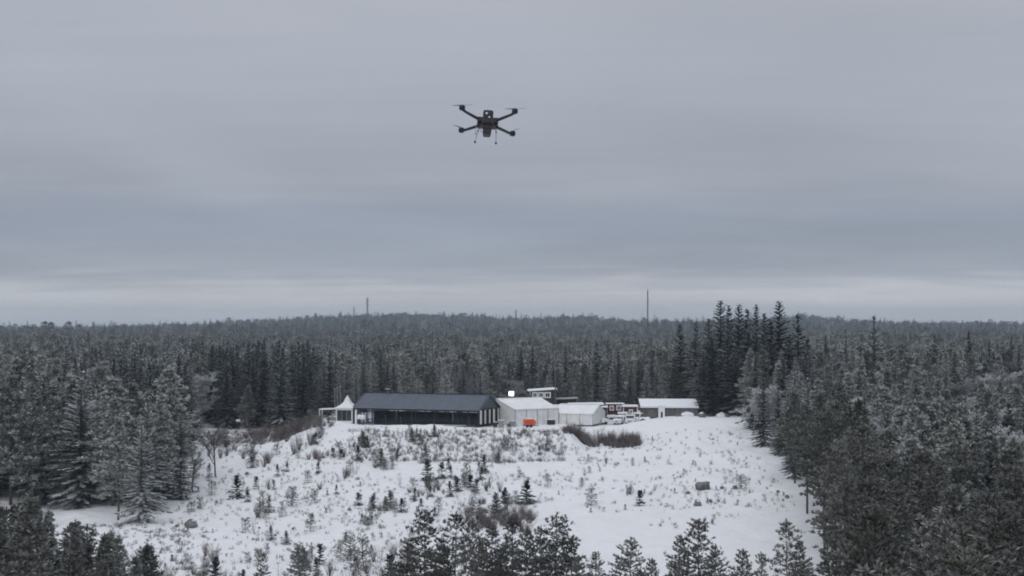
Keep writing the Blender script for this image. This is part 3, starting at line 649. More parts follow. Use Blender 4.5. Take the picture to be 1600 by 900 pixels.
# ------------------------------------------------------------------ masses (points carrying tree or twig forms)
def scatter(name, label, pts, protos):
    pc = bpy.data.collections.new(name + '_forms')
    for i, me in enumerate(protos):
        pc.objects.link(bpy.data.objects.new(f'form_{i:02d}', me))
    pts = np.array(pts, np.float64)
    me = bpy.data.meshes.new(name); me.vertices.add(len(pts)); me.vertices.foreach_set('co', pts[:, :3].astype(np.float32).ravel())
    for n_, ty, col in (('rot', 'FLOAT', 3), ('scl', 'FLOAT', 4), ('wid', 'FLOAT', 5), ('pick', 'INT', 6)):
        a = me.attributes.new(n_, ty, 'POINT'); a.data.foreach_set('value', pts[:, col].astype(np.int32 if ty == 'INT' else np.float32))
    me.update()
    o = bpy.data.objects.new(name, me); COL.objects.link(o); tag(o, label, None, kind='stuff')
    ng = bpy.data.node_groups.new(name + '_nodes', 'GeometryNodeTree')
    ng.interface.new_socket('Geometry', in_out='INPUT', socket_type='NodeSocketGeometry'); ng.interface.new_socket('Geometry', in_out='OUTPUT', socket_type='NodeSocketGeometry')
    gi = ng.nodes.new('NodeGroupInput'); go = ng.nodes.new('NodeGroupOutput'); ip = ng.nodes.new('GeometryNodeInstanceOnPoints')
    ci = ng.nodes.new('GeometryNodeCollectionInfo'); ci.inputs['Collection'].default_value = pc; ci.inputs['Separate Children'].default_value = True; ci.inputs['Reset Children'].default_value = True
    def na(n_, ty):
        q = ng.nodes.new('GeometryNodeInputNamedAttribute'); q.data_type = ty; q.inputs[0].default_value = n_; return q.outputs[0]
    cr = ng.nodes.new('ShaderNodeCombineXYZ'); ng.links.new(na('rot', 'FLOAT'), cr.inputs[2])
    cs = ng.nodes.new('ShaderNodeCombineXYZ'); w_ = na('wid', 'FLOAT'); ng.links.new(w_, cs.inputs[0]); ng.links.new(w_, cs.inputs[1]); ng.links.new(na('scl', 'FLOAT'), cs.inputs[2])
    ip.inputs['Pick Instance'].default_value = True
    ng.links.new(gi.outputs[0], ip.inputs['Points']); ng.links.new(ci.outputs[0], ip.inputs['Instance']); ng.links.new(na('pick', 'INT'), ip.inputs['Instance Index'])
    ng.links.new(cr.outputs[0], ip.inputs['Rotation']); ng.links.new(cs.outputs[0], ip.inputs['Scale']); ng.links.new(ip.outputs[0], go.inputs[0])
    md = o.modifiers.new('scatter', 'NODES'); md.node_group = ng
    return o
def joined(c, w, cm, tm):
    m = MB(); m.add(c.v, c.f, c.a); nf = len(c.f); m.add(w.v, w.f, w.a)
    me = m.mesh('tree_form', [cm, tm]); me.polygons.foreach_set('material_index', [0] * nf + [1] * (len(me.polygons) - nf)); return me
def joined_form(k, i):
    fc, ft, _, _ = FORMS[k][i]; m = MB()
    for me in (fc, ft):
        a = me.attributes.get('frost'); fa = [d.value for d in a.data] if a else 0.0
        m.add([v.co for v in me.vertices], [p.vertices[:] for p in me.polygons], fa)
    me = m.mesh('tree_form', [fc.materials[0], ft.materials[0]]); nf = len(fc.polygons)
    me.polygons.foreach_set('material_index', [0] * nf + [1] * (len(me.polygons) - nf)); return me
protos = []; PIDX = {}
for k in ('spruce', 'fspruce', 'pine', 'fpine', 'tpine', 'ypine', 'birch', 'gbirch'):
    for i in range(len(FORMS[k])): PIDX[(k, i)] = len(protos); protos.append(joined_form(k, i))
farforms = []       # lighter forms for the far forest: (index, height)
for i, (h, Rm, cm) in enumerate([(14, 2.5, M_spruce), (12, 2.5, M_spruce_f), (14, 2.7, M_spruce_f), (13, 2.3, M_spruce_f)]):
    farforms.append((len(protos), h, 's')); protos.append(joined(*spruce(700 + i, h, Rm, step=.8, per=6, fing=.8), cm, M_bark))
for i, (h, Rm, cm) in enumerate([(13, 2.3, M_pine_f), (12, 2.5, M_pine_f), (13, 2.2, M_pine_f), (12, 2.4, M_pine)]):
    farforms.append((len(protos), h, 'p')); protos.append(joined(*pine(720 + i, h, Rm, .3, dens=1.8, tl=.65, nt_=5, wd=.17, whorl=1.0, per=5), cm, M_bark))
pts = []
for c in rest: 
    if c['area'] <= 45 or True:
        if (c['k'], c['idx']) in PIDX: pts.append((c['x'], c['y'], c['z'] - .1, c['rot'], c['s'], c['s'] * c['wf'], PIDX[(c['k'], c['idx'])]))
yy = 372.0
while yy < 3300:
    d = 4.2 + (yy - 372) * .0048 if yy < 1500 else 9.6 + (yy - 1500) * .0016
    half = yy * (.50 if yy < 900 else .42) + 30; n = int(2 * half / d)
    for i in range(n):
        x = -half + 2 * half * (i + rnd.random()) / n; y = yy + rnd.uniform(-.6, .6) * d
        v = float(vnoise(x / 60, y / 60, 31)) + float(vnoise(x / 18, y / 18, 32)) * .5 + rnd.uniform(-.3, .3)
        fi = farforms[0 if v > .36 else rnd.choice([1, 2, 3]) if v > -.28 else rnd.choice([4, 5, 6]) if v > -.55 else 7]
        if rnd.random() < (.20 + .6 * min(1, max(0, (yy - 500) / 1400))): fi = farforms[rnd.choice([0, 0, 7])]
        s = rnd.uniform(.66, 1.08) * (1 if yy < 1500 else rnd.choice([.8, .9, 1, 1.15, 1.5]));
        s *= 1 + .35 * float(vnoise(x / 45, y / 45, 35))
        wf = s * rnd.uniform(.9, 1.25) * (1.1 + max(0, yy - 900) / 2600)
        pts.append((x, y, 0, rnd.uniform(0, 6.28), s, wf, fi[0]))
    yy += d * .9
pa = np.array(pts); zz = hgt(pa[:, 0], pa[:, 1]); m0 = pa[:, 2] == 0; pa[m0, 2] = zz[m0] - .15
print('FOREST points', len(pa))
scatter('distant_forest', 'frosted conifer forest stretching behind the yard to the far ridge', pa, protos)
# ------------------------------------------------------------------ field vegetation
def in_field(x, y):
    return fx(FL, y) + 1 < x < fx(FR, y) - 1 and y > 140
LM = [(330, 'by bare tree'), (420, 'below brown scrub'), (500, 'below white canopy'), (570, 'below peaked tent'), (640, 'below left half of pavilion'), (740, 'below right half of pavilion'),
      (800, 'below pavilion gable'), (870, 'below orange trailer'), (960, 'below second marquee'), (1060, 'below grey shed'), (1130, 'around boulder'), (2000, 'beside forest edge')]
saps = []
def addsap(k, x, y, s, wf=1.0): saps.append([k, x, y, s, wf])
def scat(n, x0, x1, y0, y1, kinds, s0, s1, cond=lambda x, y: True, perY=True):
    k = 0
    while k < n:
        y = rnd.uniform(y0, y1); px = rnd.uniform(x0, x1); x = (px - 800) / F * y
        if k > 0 and saps and rnd.random() < .5: x = saps[-1][1] + rnd.gauss(0, 1.1); y = saps[-1][2] + rnd.gauss(0, 1.5); px = 800 + F * x / y
        if not in_field(x, y) or not cond(px, y) or not (y0 - 3 < y < y1 + 3): k += .2; continue
        addsap(rnd.choice(kinds), x, y, rnd.uniform(s0, s1)); k += 1
scat(46, 550, 880, 248, 265, ['shrub_g', 'shrub_g', 'psap', 'dsap', 'shrub_b', 'ysap'], .45, .95)                  # embankment
scat(62, 318, 540, 246, 284, ['shrub_b', 'shrub_g', 'shrub_b', 'shrub_b', 'psap'], .6, 1.3)
scat(84, 330, 760, 190, 246, ['psap', 'shrub_g', 'ysap', 'dsap', 'shrub_g', 'psap', 'shrub_b', 'shrub_g'], .4, 1.0)
scat(16, 640, 860, 205, 244, ['psap', 'shrub_b', 'shrub_g', 'dsap'], .5, 1.0)
scat(30, 860, 1190, 205, 262, ['shrub_g', 'psap', 'shrub_b'], .25, .6)
scat(72, 262, 640, 144, 168, ['psap', 'shrub_g', 'psap', 'dsap', 'shrub_g', 'shrub_b', 'shrub_b'], .5, 1.3)
scat(26, 340, 800, 196, 250, ['shrub_b', 'shrub_b', 'shrub_g'], .5, .9)
scat(44, 320, 780, 175, 248, ['psap', 'ysap', 'psap', 'shrub_g', 'shrub_g'], .55, 1.2)
scat(14, 300, 640, 168, 190, ['ysap', 'shrub_g', 'psap'], .3, .6)
for px, py in [(520, 715), (533, 717), (530, 712), (493, 694), (613, 718), (735, 765), (725, 762), (823, 788), (497, 740), (493, 786), (455, 792), (560, 790), (600, 735), (715, 768), (1000, 790), (300, 800), (312, 795), (668, 752), (690, 748), (745, 770), (1158, 764), (370, 780), (800, 700), (790, 705), (855, 703), (925, 790)]:
    p = ground_px(px, py); addsap(rnd.choice(['dsap', 'psap']) if px != 1158 else 'psap', p.x, p.y, rnd.uniform(.75, 1.15), 1.9 if px == 1158 else 1.2)
ths = []
for i in range(84):      # brown thicket in the hollow before the second marquee
    y = rnd.uniform(262, 271); px = rnd.uniform(882, 1000); ths.append(('hollow', 'shrub_b', (px - 800) / F * y, y, rnd.uniform(.7, 1.15), 1.5))
for i in range(54):      # dark thicket behind the foreground pines
    y = rnd.uniform(186, 202); px = rnd.uniform(728, 832); ths.append(('mid', 'shrub_b', (px - 800) / F * y, y, rnd.uniform(.55, .95), 1.5))
for i in range(46):
    y = rnd.uniform(274, 290); px = rnd.uniform(385, 500); ths.append(('corner', 'shrub_b', (px - 800) / F * y, y, rnd.uniform(1.0, 1.5), 1.3))
for i in range(5):
    y = rnd.uniform(274, 280); px = rnd.uniform(900, 945); ths.append(('hollow', 'shrub_g', (px - 800) / F * y, y, rnd.uniform(.9, 1.2), 1.3))
# the shrubs that show largest stay things; the others join the undergrowth
sc_ = sorted([t[3] / t[2] for t in saps if t[0].startswith('shrub')] + [t[4] / t[3] for t in ths], reverse=True); cut = sc_[285] if len(sc_) > 285 else 0
small = [(t[0], t[1], t[2], t[3], t[4]) for t in saps if t[0].startswith('shrub') and t[3] / t[2] <= cut] + [t[1:] for t in ths if t[4] / t[3] <= cut]
saps = [t for t in saps if not (t[0].startswith('shrub') and t[3] / t[2] <= cut)]; ths = [t for t in ths if t[4] / t[3] > cut]
SN = {'ysap': ('spruce_sapling', 'frosted spruce sapling', 'sapling'), 'dsap': ('spruce_sapling', 'dark green spruce sapling', 'sapling'), 'psap': ('pine_sapling', 'bushy pine sapling', 'sapling'),
      'shrub_b': ('bare_shrub', 'bare brown shrub', 'shrub'), 'shrub_g': ('bare_shrub', 'thin grey leafless shrub', 'shrub')}
cells = {}
for k, x, y, s, wf in saps:
    z = H(x, y); px, pb = proj(x, y, z)
    zone = next(l for e, l in LM if px < e)
    tier = 'on steep bank' if 246 < y < 267 and 540 < px < 885 else 'high on slope' if y > 235 else 'mid-slope' if y > 205 else 'low on slope' if y > 170 else 'at lower frame edge'
    cells.setdefault((k, zone, tier), []).append((px, x, y, z, s, wf))
for (k, zone, tier), L in cells.items():
    L.sort(); nm, look, cat = SN[k]
    for i, (px, x, y, z, s, wf) in enumerate(L):
        idx = rnd.randrange(len(FORMS[k])); fc, ft, fh, _ = FORMS[k][idx]
        o_ = '' if len(L) == 1 else (', leftmost' if i == 0 else ', rightmost' if i == len(L) - 1 else f', {nth(i, len(L))}')
        lb = f'{look} {tier}, {zone}{o_}'
        plant(nm, fc, ft if k in ('dsap', 'ysap', 'psap') else None, (x, y, z - .03), rnd.uniform(0, 6.28), s, wf * rnd.uniform(.9, 1.2), lb, cat, f'{look}s on the snowy clearing')
TH = {'hollow': 'in hollow before low marquee', 'mid': 'in dark thicket behind foreground pines', 'corner': 'in brown scrub beside canopy'}
for key in TH:
    L = sorted([t for t in ths if t[0] == key], key=lambda t: t[2] / t[3])
    for i, (_, k, x, y, s, wf) in enumerate(L):
        fc, ft, fh, _w = FORMS[k][rnd.randrange(4)]
        side = nth(i, len(L))
        plant('bare_shrub', fc, None, (x, y, H(x, y) - .05), rnd.uniform(0, 6.28), s, wf, f'{SN[k][1]} {TH[key]}, {side}', 'shrub', f'bare shrubs {TH[key]}')
# uncountable twigs, grass and seedlings poking through the snow
gp = []
tg = [shrub(640 + i, .45, .25, 7, 1).mesh('twig_form', M_twig_g) for i in range(3)] + [shrub(650 + i, .32, .3, 9, 1).mesh('twig_form', M_twig) for i in range(2)] + [FORMS['psap'][2][0], FORMS['ysap'][1][0], FORMS['psap'][0][0]] + [f_[0] for f_ in FORMS['shrub_b']] + [f_[0] for f_ in FORMS['shrub_g']]
n = 0
while n < 3500:
    y = 140 + 150 * rnd.random(); px = rnd.uniform(150, 1330); x = (px - 800) / F * y
    if not in_field(x, y): continue
    dn = float(vnoise(x / 7, y / 7, 41)) + .5
    if px > 900 and y < 200 and dn < .75: n += .3; continue
    if dn < .35 and rnd.random() < .85: n += .3; continue
    if y > 272 and x > -36 : continue
    q = rnd.random(); k = rnd.choice([5, 6, 7]) if q < .13 else rnd.randrange(5)
    s = rnd.uniform(.5, 2.0) if k < 5 else rnd.uniform(.14, .40)
    if px > 880 and k < 5: s *= 1.05
    gp.append((x, y, 0, rnd.uniform(0, 6.28), s, s * (.75 if k < 5 else 1.2), k)); n += 1
for i in range(1900):     # dense stems on the bank and along the snowy corner
    if i < 1150: y = rnd.uniform(248, 265); px = rnd.uniform(545, 885)
    else: y = rnd.uniform(268, 292); px = rnd.uniform(312, 480)
    s = rnd.uniform(1.0, 3.0); gp.append(((px - 800) / F * y, y, 0, rnd.uniform(0, 6.28), s, s * .6, rnd.randrange(5)))
for i in range(500):      # litter under the left pines
    y = rnd.uniform(152, 190); px = rnd.uniform(0, 300); s = rnd.uniform(.8, 2.2); gp.append(((px - 800) / F * y, y, 0, rnd.uniform(0, 6.28), s, s, rnd.randrange(5)))
for k, x, y, s, wf in small: gp.append((x, y, 0, rnd.uniform(0, 6.28), s, s * wf, (8 if k == 'shrub_b' else 12) + rnd.randrange(4)))
gp = np.array(gp); gp[:, 2] = hgt(gp[:, 0], gp[:, 1]) - .03
scatter('undergrowth', 'dry twigs, stalks and seedlings poking through the snow', gp, tg)

# ------------------------------------------------------------------ rocks
def rock(r, seed, sq=.65):
    m = MB(); n, k = 16, 10; rr = random.Random(seed); P = []; off = Vector((seed * 3.1, 1, 2))
    for j in range(k + 1):
        ph = math.pi * j / k
        for i in range(n):
            th = 2 * math.pi * i / n; d = Vector((math.sin(ph) * math.cos(th), math.sin(ph) * math.sin(th), math.cos(ph)))
            q = 1 + .42 * mnoise.noise(d * 1.3 + off) + .22 * mnoise.noise(d * 3.1 + off); P.append((d.x * r * q, d.y * r * q * .8, d.z * r * sq * q * (1.1 - .55 * d.x * d.x)))
    m.add(P, [(j * n + i, j * n + (i + 1) % n, (j + 1) * n + (i + 1) % n, (j + 1) * n + i) for j in range(k) for i in range(n)]); return m
def put_rock(px, py, wpx, seed, label, snowcap=True, name='boulder'):
    p = ground_px(px, py); r = wpx / 2 * p.y / F * 1.05
    o = thing(name, label, 'rock', (p.x, p.y, p.z + r * .3), seed)
    rock(r, seed, .78).build('stone', M_rock, o, True)
    if snowcap:
        c = rock(r * .56, seed + 3, .34); c.v = [(x, y + r * .1, z + r * .60) for x, y, z in c.v]; c.build('snow_cap', M_snowcap, o, True)
put_rock(1098, 765, 25, 1, 'largest grey boulder with a thin snow cap on the open slope')
put_rock(1128, 764, 7, 2, 'small flat dark rock just past the big boulder', False)
put_rock(1075, 772, 7, 3, 'little dark stone low beside the big boulder', False)
put_rock(1090, 790, 14, 4, 'snowed-in dark rock below the big boulder')
put_rock(1110, 784, 6, 5, 'small stone between the big boulder and the rock below it', False)
put_rock(1148, 764, 8, 15, 'dark stone beside the broken pine sapling', False)
put_rock(298, 824, 20, 6, 'low dark rock on the snow near the frosted pines', True)
put_rock(277, 823, 7, 7, 'small stone beside the low dark rock near the pines', False)
put_rock(1097, 652, 13, 8, 'round snow-capped stone past the end of the grey shed')
for i, (px, py, w_) in enumerate([(640, 770, 7), (430, 838, 5), (405, 826, 4), (458, 828, 5), (575, 812, 5), (546, 798, 7), (386, 742, 7), (1230, 778, 8), (1262, 770, 10), (1216, 770, 6)]):
    put_rock(px, py, w_, 20 + i, ['small dark stone under the pavilion slope', 'tiny stone above the lower sapling strip', 'tiny stone nearest the frosted pines', 'tiny stone in the smooth snow mid-left', 'tiny stone before the sapling rows',
        'flat stone in the sapling rows', 'flat stone downhill of the bare tree', 'dark stone among the forest-edge trunks', 'widest dark stone at the forest-edge trunks', 'small dark stone where the forest edge steps back'][i], False, 'stone')

# ------------------------------------------------------------------ buildings
def frame(px, Y, rz, label, name, cat, zoff=0.0, group=None):
    x = at(px, 640, Y).x; return thing(name, label, cat, (x, Y, max(H(x, Y), -.05) + zoff if zoff is not None else 0), R(rz), group)
# black pavilion
a = R(22); ex = Vector((math.cos(a), -math.sin(a), 0)); ey = Vector((math.sin(a), math.cos(a), 0))
fr_c = Vector((-6.05, 277, 0)); LN, WD = 25.2, 10.0
pc_ = fr_c - ex * (LN / 2) + ey * (WD / 2)
PV = thing('pavilion', 'long black steel-framed pavilion with dark grey pitched roof and glazed sides', 'pavilion', (pc_.x, pc_.y, .05), -a)
EH, RH = 3.25, 5.7; hx, hy = LN / 2, WD / 2
m = MB(); ov = .45
for sg in (-1, 1):
    y0, y1 = sg * (hy + ov), 0; sl = (RH - EH) / hy; z0 = EH - ov * sl; z1 = RH
    P = [(-hx - .3, y0, z0), (hx + .3, y0, z0), (hx + .3, y1, z1), (-hx - .3, y1, z1)]
    P2 = [(x, y, z - .16) for x, y, z in P]
    m.add(P + P2, [(0, 1, 2, 3), (7, 6, 5, 4), (0, 4, 5, 1), (1, 5, 6, 2), (3, 2, 6, 7), (0, 3, 7, 4)])
rf = m.build('roof', M_roofdark, PV)
m = MB()
for k in range(43): 
    x = -hx - .2 + (LN + .4) * k / 42
    m.add([(x - .025, -hy - ov, EH - ov * .49 + .02), (x + .025, -hy - ov, EH - ov * .49 + .02), (x + .025, -.05, RH + .03), (x - .025, -.05, RH + .03), (x - .025, -.05, RH - .05), (x + .025, -.05, RH - .05), (x - .025, -hy - ov, EH - ov * .49 - .05), (x + .025, -hy - ov, EH - ov * .49 - .05)],
          [(0, 1, 2, 3), (0, 3, 4, 6), (1, 7, 5, 2), (0, 6, 7, 1)])
m.build('roof_seam', M_roofdark, rf)
MB().box((0, 0, RH + .03), (LN + .6, .4, .1)).build('ridge_cap', M_frame, rf)
MB().box((0, -hy - ov - .04, EH - ov * .49 - .12), (LN + .6, .1, .28)).build('fascia', M_frame, PV)
for sx in (-1, 1):
    g_ = MB(); x = sx * (hx - .05)
    g_.add([(x, -hy, EH - .1), (x, hy, EH - .1), (x, 0, RH - .18), (x + sx * .08, -hy, EH - .1), (x + sx * .08, hy, EH - .1), (x + sx * .08, 0, RH - .18)], [(0, 1, 2), (3, 5, 4), (0, 2, 5, 3), (1, 4, 5, 2), (0, 3, 4, 1)])
    g_.build('gable_panel', mat('gable_sheet', (.075, .085, .10), .5, 1, .15), PV)
    for sg in (-1, 1):
        q = MB(); q.tube((x + sx * .1, sg * (hy + ov), EH - ov * .49 - .1), (x + sx * .1, 0, RH - .1), .13, n=4); q.build('verge_beam', M_frame, PV)
    MB().box((x + sx * .06, 0, EH - .12), (.14, WD, .24)).build('tie_beam', M_frame, PV)
nb = 12
for i in range(nb + 1):
    x = -hx + LN * i / nb
    for y in (-hy, hy):
        MB().box((x, y, EH / 2 - .1), (.13 if i % 2 else .2, .16, EH)).build('post', M_frame, PV)
for j in (1, 2, 3):
    for sx in (-1, 1): MB().box((sx * hx, -hy + WD * j / 4, EH / 2 - .1), (.15, .13, EH)).build('post', M_frame, PV)
for sg in (-1, 1):
    for z, hh in ((.12, .3), (1.05, .07), (2.55, .09)): MB().box((0, sg * hy, z), (LN, .09, hh)).build('rail', M_frame, PV)
for i in range(nb):
    for y in (-hy,):
        x = -hx + LN * (i + .5) / nb
        MB().box((x, y, 1.4), (LN / nb - .16, .03, 2.3)).build('glass_panel', M_glass, PV)
for j in range(4):      # clear-and-white panels of the gable side
    MB().box((hx, -hy + WD * (j + .5) / 4, 1.75), (.03, WD / 4 - .16, 2.5)).build('glass_panel', M_glass, PV)
for j in range(0, 9, 2):
    MB().box((hx + .12, -hy + .55 + WD * .92 * (j + .3) / 9, 1.75), (.04, .55 if j % 3 else .8, 2.5)).build('white_curtain', M_whitewall, PV)
MB().box((0, 0, .02), (LN + .3, WD + .3, .16)).build('deck_floor', M_floor, PV)
for x, w_ in ((-9.0, 4.6), (-3.4, 6.4), (2.4, 5.0), (8.6, 7.2)): MB().box((x, .8, 1.18), (w_, .12, 2.25)).build('gloom_panel', mat('interior_gloom_blue', (.045, .055, .065), .7, 1.5, .5), PV)  # added dark panels: dim interior put into their colour, bright snow behind hidden
for x, w_ in ((-11.9, 1.2), (-10.3, 1.5), (-8.9, .5), (-8.1, .5), (-6.9, 1.7), (-4.6, .8), (-2.0, 1.6), (-.4, 1.3), (2.3, .6), (4.1, 1.9), (6.6, 1.0)):
    MB().box((x, -hy + .14, 2.86), (w_, .12, .26)).build('eave_bright_strip', M_whitewall, PV)  # added white strips imitating bright snow glimpsed through below the eave
for x, w_, h_ in ((-9.9, .14, 2.0), (-3.1, .16, 1.5), (-.9, .12, 2.2), (8.4, .16, 1.6), (3.6, .12, 2.2), (10.6, .16, 1.9), (-6.2, .12, 1.8), (6.1, .12, 2.1)):
    MB().box((x, -hy + .35, h_ / 2 + .1), (w_, .12, h_)).build('curtain', M_greybox, PV)
for i in range(24):
    MB().box((-hx + LN * (i + .5) / 24, -hy + .02, 1.75), (.05, .06, 2.9)).build('mullion', M_frame, PV)
# furniture seen through the glass
def local(o, x, y, z=0):
    c, s = math.cos(o.rotation_euler.z), math.sin(o.rotation_euler.z); return (o.location.x + c * x - s * y, o.location.y + s * x + c * y, o.location.z + z)
tb = None
for i, (x, y) in enumerate([(-10, -3), (-7.3, -2.6), (-4, -3.1), (-.6, -2.8), (2.6, -3), (5.6, -2.7), (8.8, -3.1)]):
    t_ = thing('trestle_table', f"grey trestle table inside the pavilion, {ORD[i]} from its peaked-tent end", 'table', local(PV, x, y, .1), -a, 'trestle tables inside the black pavilion')
    MB().box((0, 0, .74), (1.8, .75, .05)).build('tabletop', M_greybox if i % 2 else M_floor, t_)
    for sx in (-.7, .7): MB().box((sx, 0, .36), (.06, .6, .71)).build('leg', M_frame, t_)
# pale bench / planks lying along the pavilion front
for i, (x, w_, lb) in enumerate([(9.0, 3.2, 'snowy plank lying before the pavilion near its gable corner'), (5.8, 3.0, 'snowy plank lying before the pavilion, next one in from the gable corner'), (-9.2, 2.6, 'low pale bench before the pavilion end by the peaked tent')]):
    o = thing('bench', lb, 'bench', local(PV, x, -hy - .9, -.05), -a)
    MB().box((0, 0, .38), (w_, .4, .1)).build('seat', M_whitepaint if i < 2 else M_greybox, o)
    for sx in (-.42, .42): MB().box((sx * w_, 0, .17), (.1, .35, .34)).build('leg', M_floor, o)
# dish on the roof
o = thing('satellite_dish', 'small white dish standing on the black pavilion ridge', 'dish', at(601, 613.5, 287.5 - 5 + 4), 0)
o.location = local(PV, -9.1 + 1.0, 0, RH); MB().tube((0, 0, 0), (0, 0, .75), .04).build('stand', M_metal, o)
MB().lathe([(.02, .30), (.3, .33), (.48, .45), (.46, .46), (.28, .36), (.02, .34)], 14, (0, 0, .32)).build('reflector', M_whitepaint, o, True)
MB().lathe([(.03, 0), (.10, .08), (.03, .2)], 8, (0, 0, -.02)).build('foot', M_whitepaint, o)

# peaked pagoda tent
x0 = at(543, 640, 288).x
PT = thing('pagoda_tent', 'small white pagoda tent with a high pointed roof and dark glass front', 'tent', (x0, 288, .15), R(-16))
s = 1.55; m = MB(); n = 9; P = []; 
for j in range(n):
    t_ = j / (n - 1); w_ = 1.8 * (1 - t_) ** 1.0 * (1 - .42 * math.sin(math.pi * t_)) + .03; z = 2.95 + 2.15 * t_
    P += [(-w_, -w_, z), (w_, -w_, z), (w_, w_, z), (-w_, w_, z)]
m.add(P, [(j * 4 + i, j * 4 + (i + 1) % 4, j * 4 + 4 + (i + 1) % 4, j * 4 + 4 + i) for j in range(n - 1) for i in range(4)] + [(3, 2, 1, 0)])
rf = m.build('roof', M_white, PT); MB().lathe([(.05, 0), (.09, .08), (.03, .2)], 8, (0, 0, 5.05)).build('finial', M_whitepaint, rf)
MB().box((0, 0, 2.87), (3.5, 3.5, .26)).build('valance', M_white, PT)
for sx in (-1, 1):
    for sy in (-1, 1): MB().box((sx * s, sy * s, 1.4), (.2, .2, 2.8)).build('post', M_whitepaint, PT)
MB().box((s, 0, 1.4), (.05, 2.9, 2.7)).build('side_wall', M_whitewall, PT); MB().box((-s, 0, 1.4), (.05, 2.9, 2.7)).build('side_wall', M_whitewall, PT)
MB().box((0, s, 1.4), (2.9, .05, 2.7)).build('back_wall', M_whitewall, PT)
f = MB(); 
f.box((0, -s, 2.62), (2.8, .06, .24)); f.box((0, -s, .25), (2.8, .08, .5)); f.build('front_frame', M_whitepaint, PT)
for k, sx in enumerate((-.92, 0, .92)):
    w_ = MB().box((sx, -s, 1.5), (.82, .04, 1.95)).build('door' if k == 1 else 'window', M_frame if k == 1 else M_dglass, PT)
for sx in (-.46, .46): MB().box((sx, -s - .01, 1.5), (.08, .09, 1.98)).build('mullion', M_greybox, PT)
MB().box((s + .75, -s + .1, 1.35), (.34, .34, 2.7)).build('rain_flap', M_white, PT)
# white flat canopy beside it
cx = at(515, 640, 289).x
CN = thing('canopy', 'flat white canopy on thin posts joined beside the peaked tent', 'canopy', (cx, 289, .35), R(-4))
MB().box((0, 0, 2.42), (3.6, 3.0, .18), M=Matrix.Rotation(R(-2.5), 3, 'Y')).build('roof', M_white, CN)
for sx in (-1.65, 1.6):
    for sy in (-1.3, 1.3): MB().box((sx, sy, 1.0), (.16, .16, 2.75)).build('post', M_whitepaint, CN)
SH = thing('snowy_heap', 'grey arched heap capped with snow under the white canopy', 'heap', (cx + .6, 288.4, .4), .2)
c = rock(1.25, 41, .62); c.v = [(x, y * .8, z + .25) for x, y, z in c.v]; c.build('tarp', M_greybox, SH, True)
c = rock(1.0, 41, .3); c.v = [(x, y * .8, z + .82) for x, y, z in c.v]; c.build('snow_cap', M_snowcap, SH, True)
for i, (px, py, lb) in enumerate([(524, 608, 'shortest of the three pale poles behind the canopy'), (528, 606, 'middle pole of the three pale ones behind the canopy'), (532.5, 604, 'tallest of the three pale poles, nearest the peaked tent')]):
    p = at(px, py, 296); z = H(p.x, 296); o = thing('pole', lb, 'pole', (p.x, 296, z), 0, 'pale poles behind the canopy')
    MB().tube((0.05 * i, 0, -.2), (-.15, 0, p.z - z), .10, .07, 8).build('shaft', M_greybox, o); MB().lathe([(.08, 0), (.1, .05), (.02, .12)], 8, (-.15, 0, p.z - z)).build('cap', M_whitepaint, o)
# two round white cocktail tables
for i, px in enumerate((561.5, 567)):
    x = at(px, 650, 283.6).x; o = thing('bar_table', ['white-draped standing table touching the peaked tent', 'white-draped standing table between the first one and the pavilion posts'][i], 'table', (x, 283.6, H(x, 283.6)), 0)
    MB().lathe([(.36, 1.55), (.42, 1.7), (.45, 2.05), (.40, 2.25), (.15, 2.36)], 12, (0, 0, -.55)).build('cover', M_whitepaint, o, True); MB().tube((0, 0, 0), (0, 0, 1.1), .06).build('stem', M_frame, o); MB().lathe([(.3, 0), (.3, .04), (.1, .06)], 10).build('base', M_frame, o)

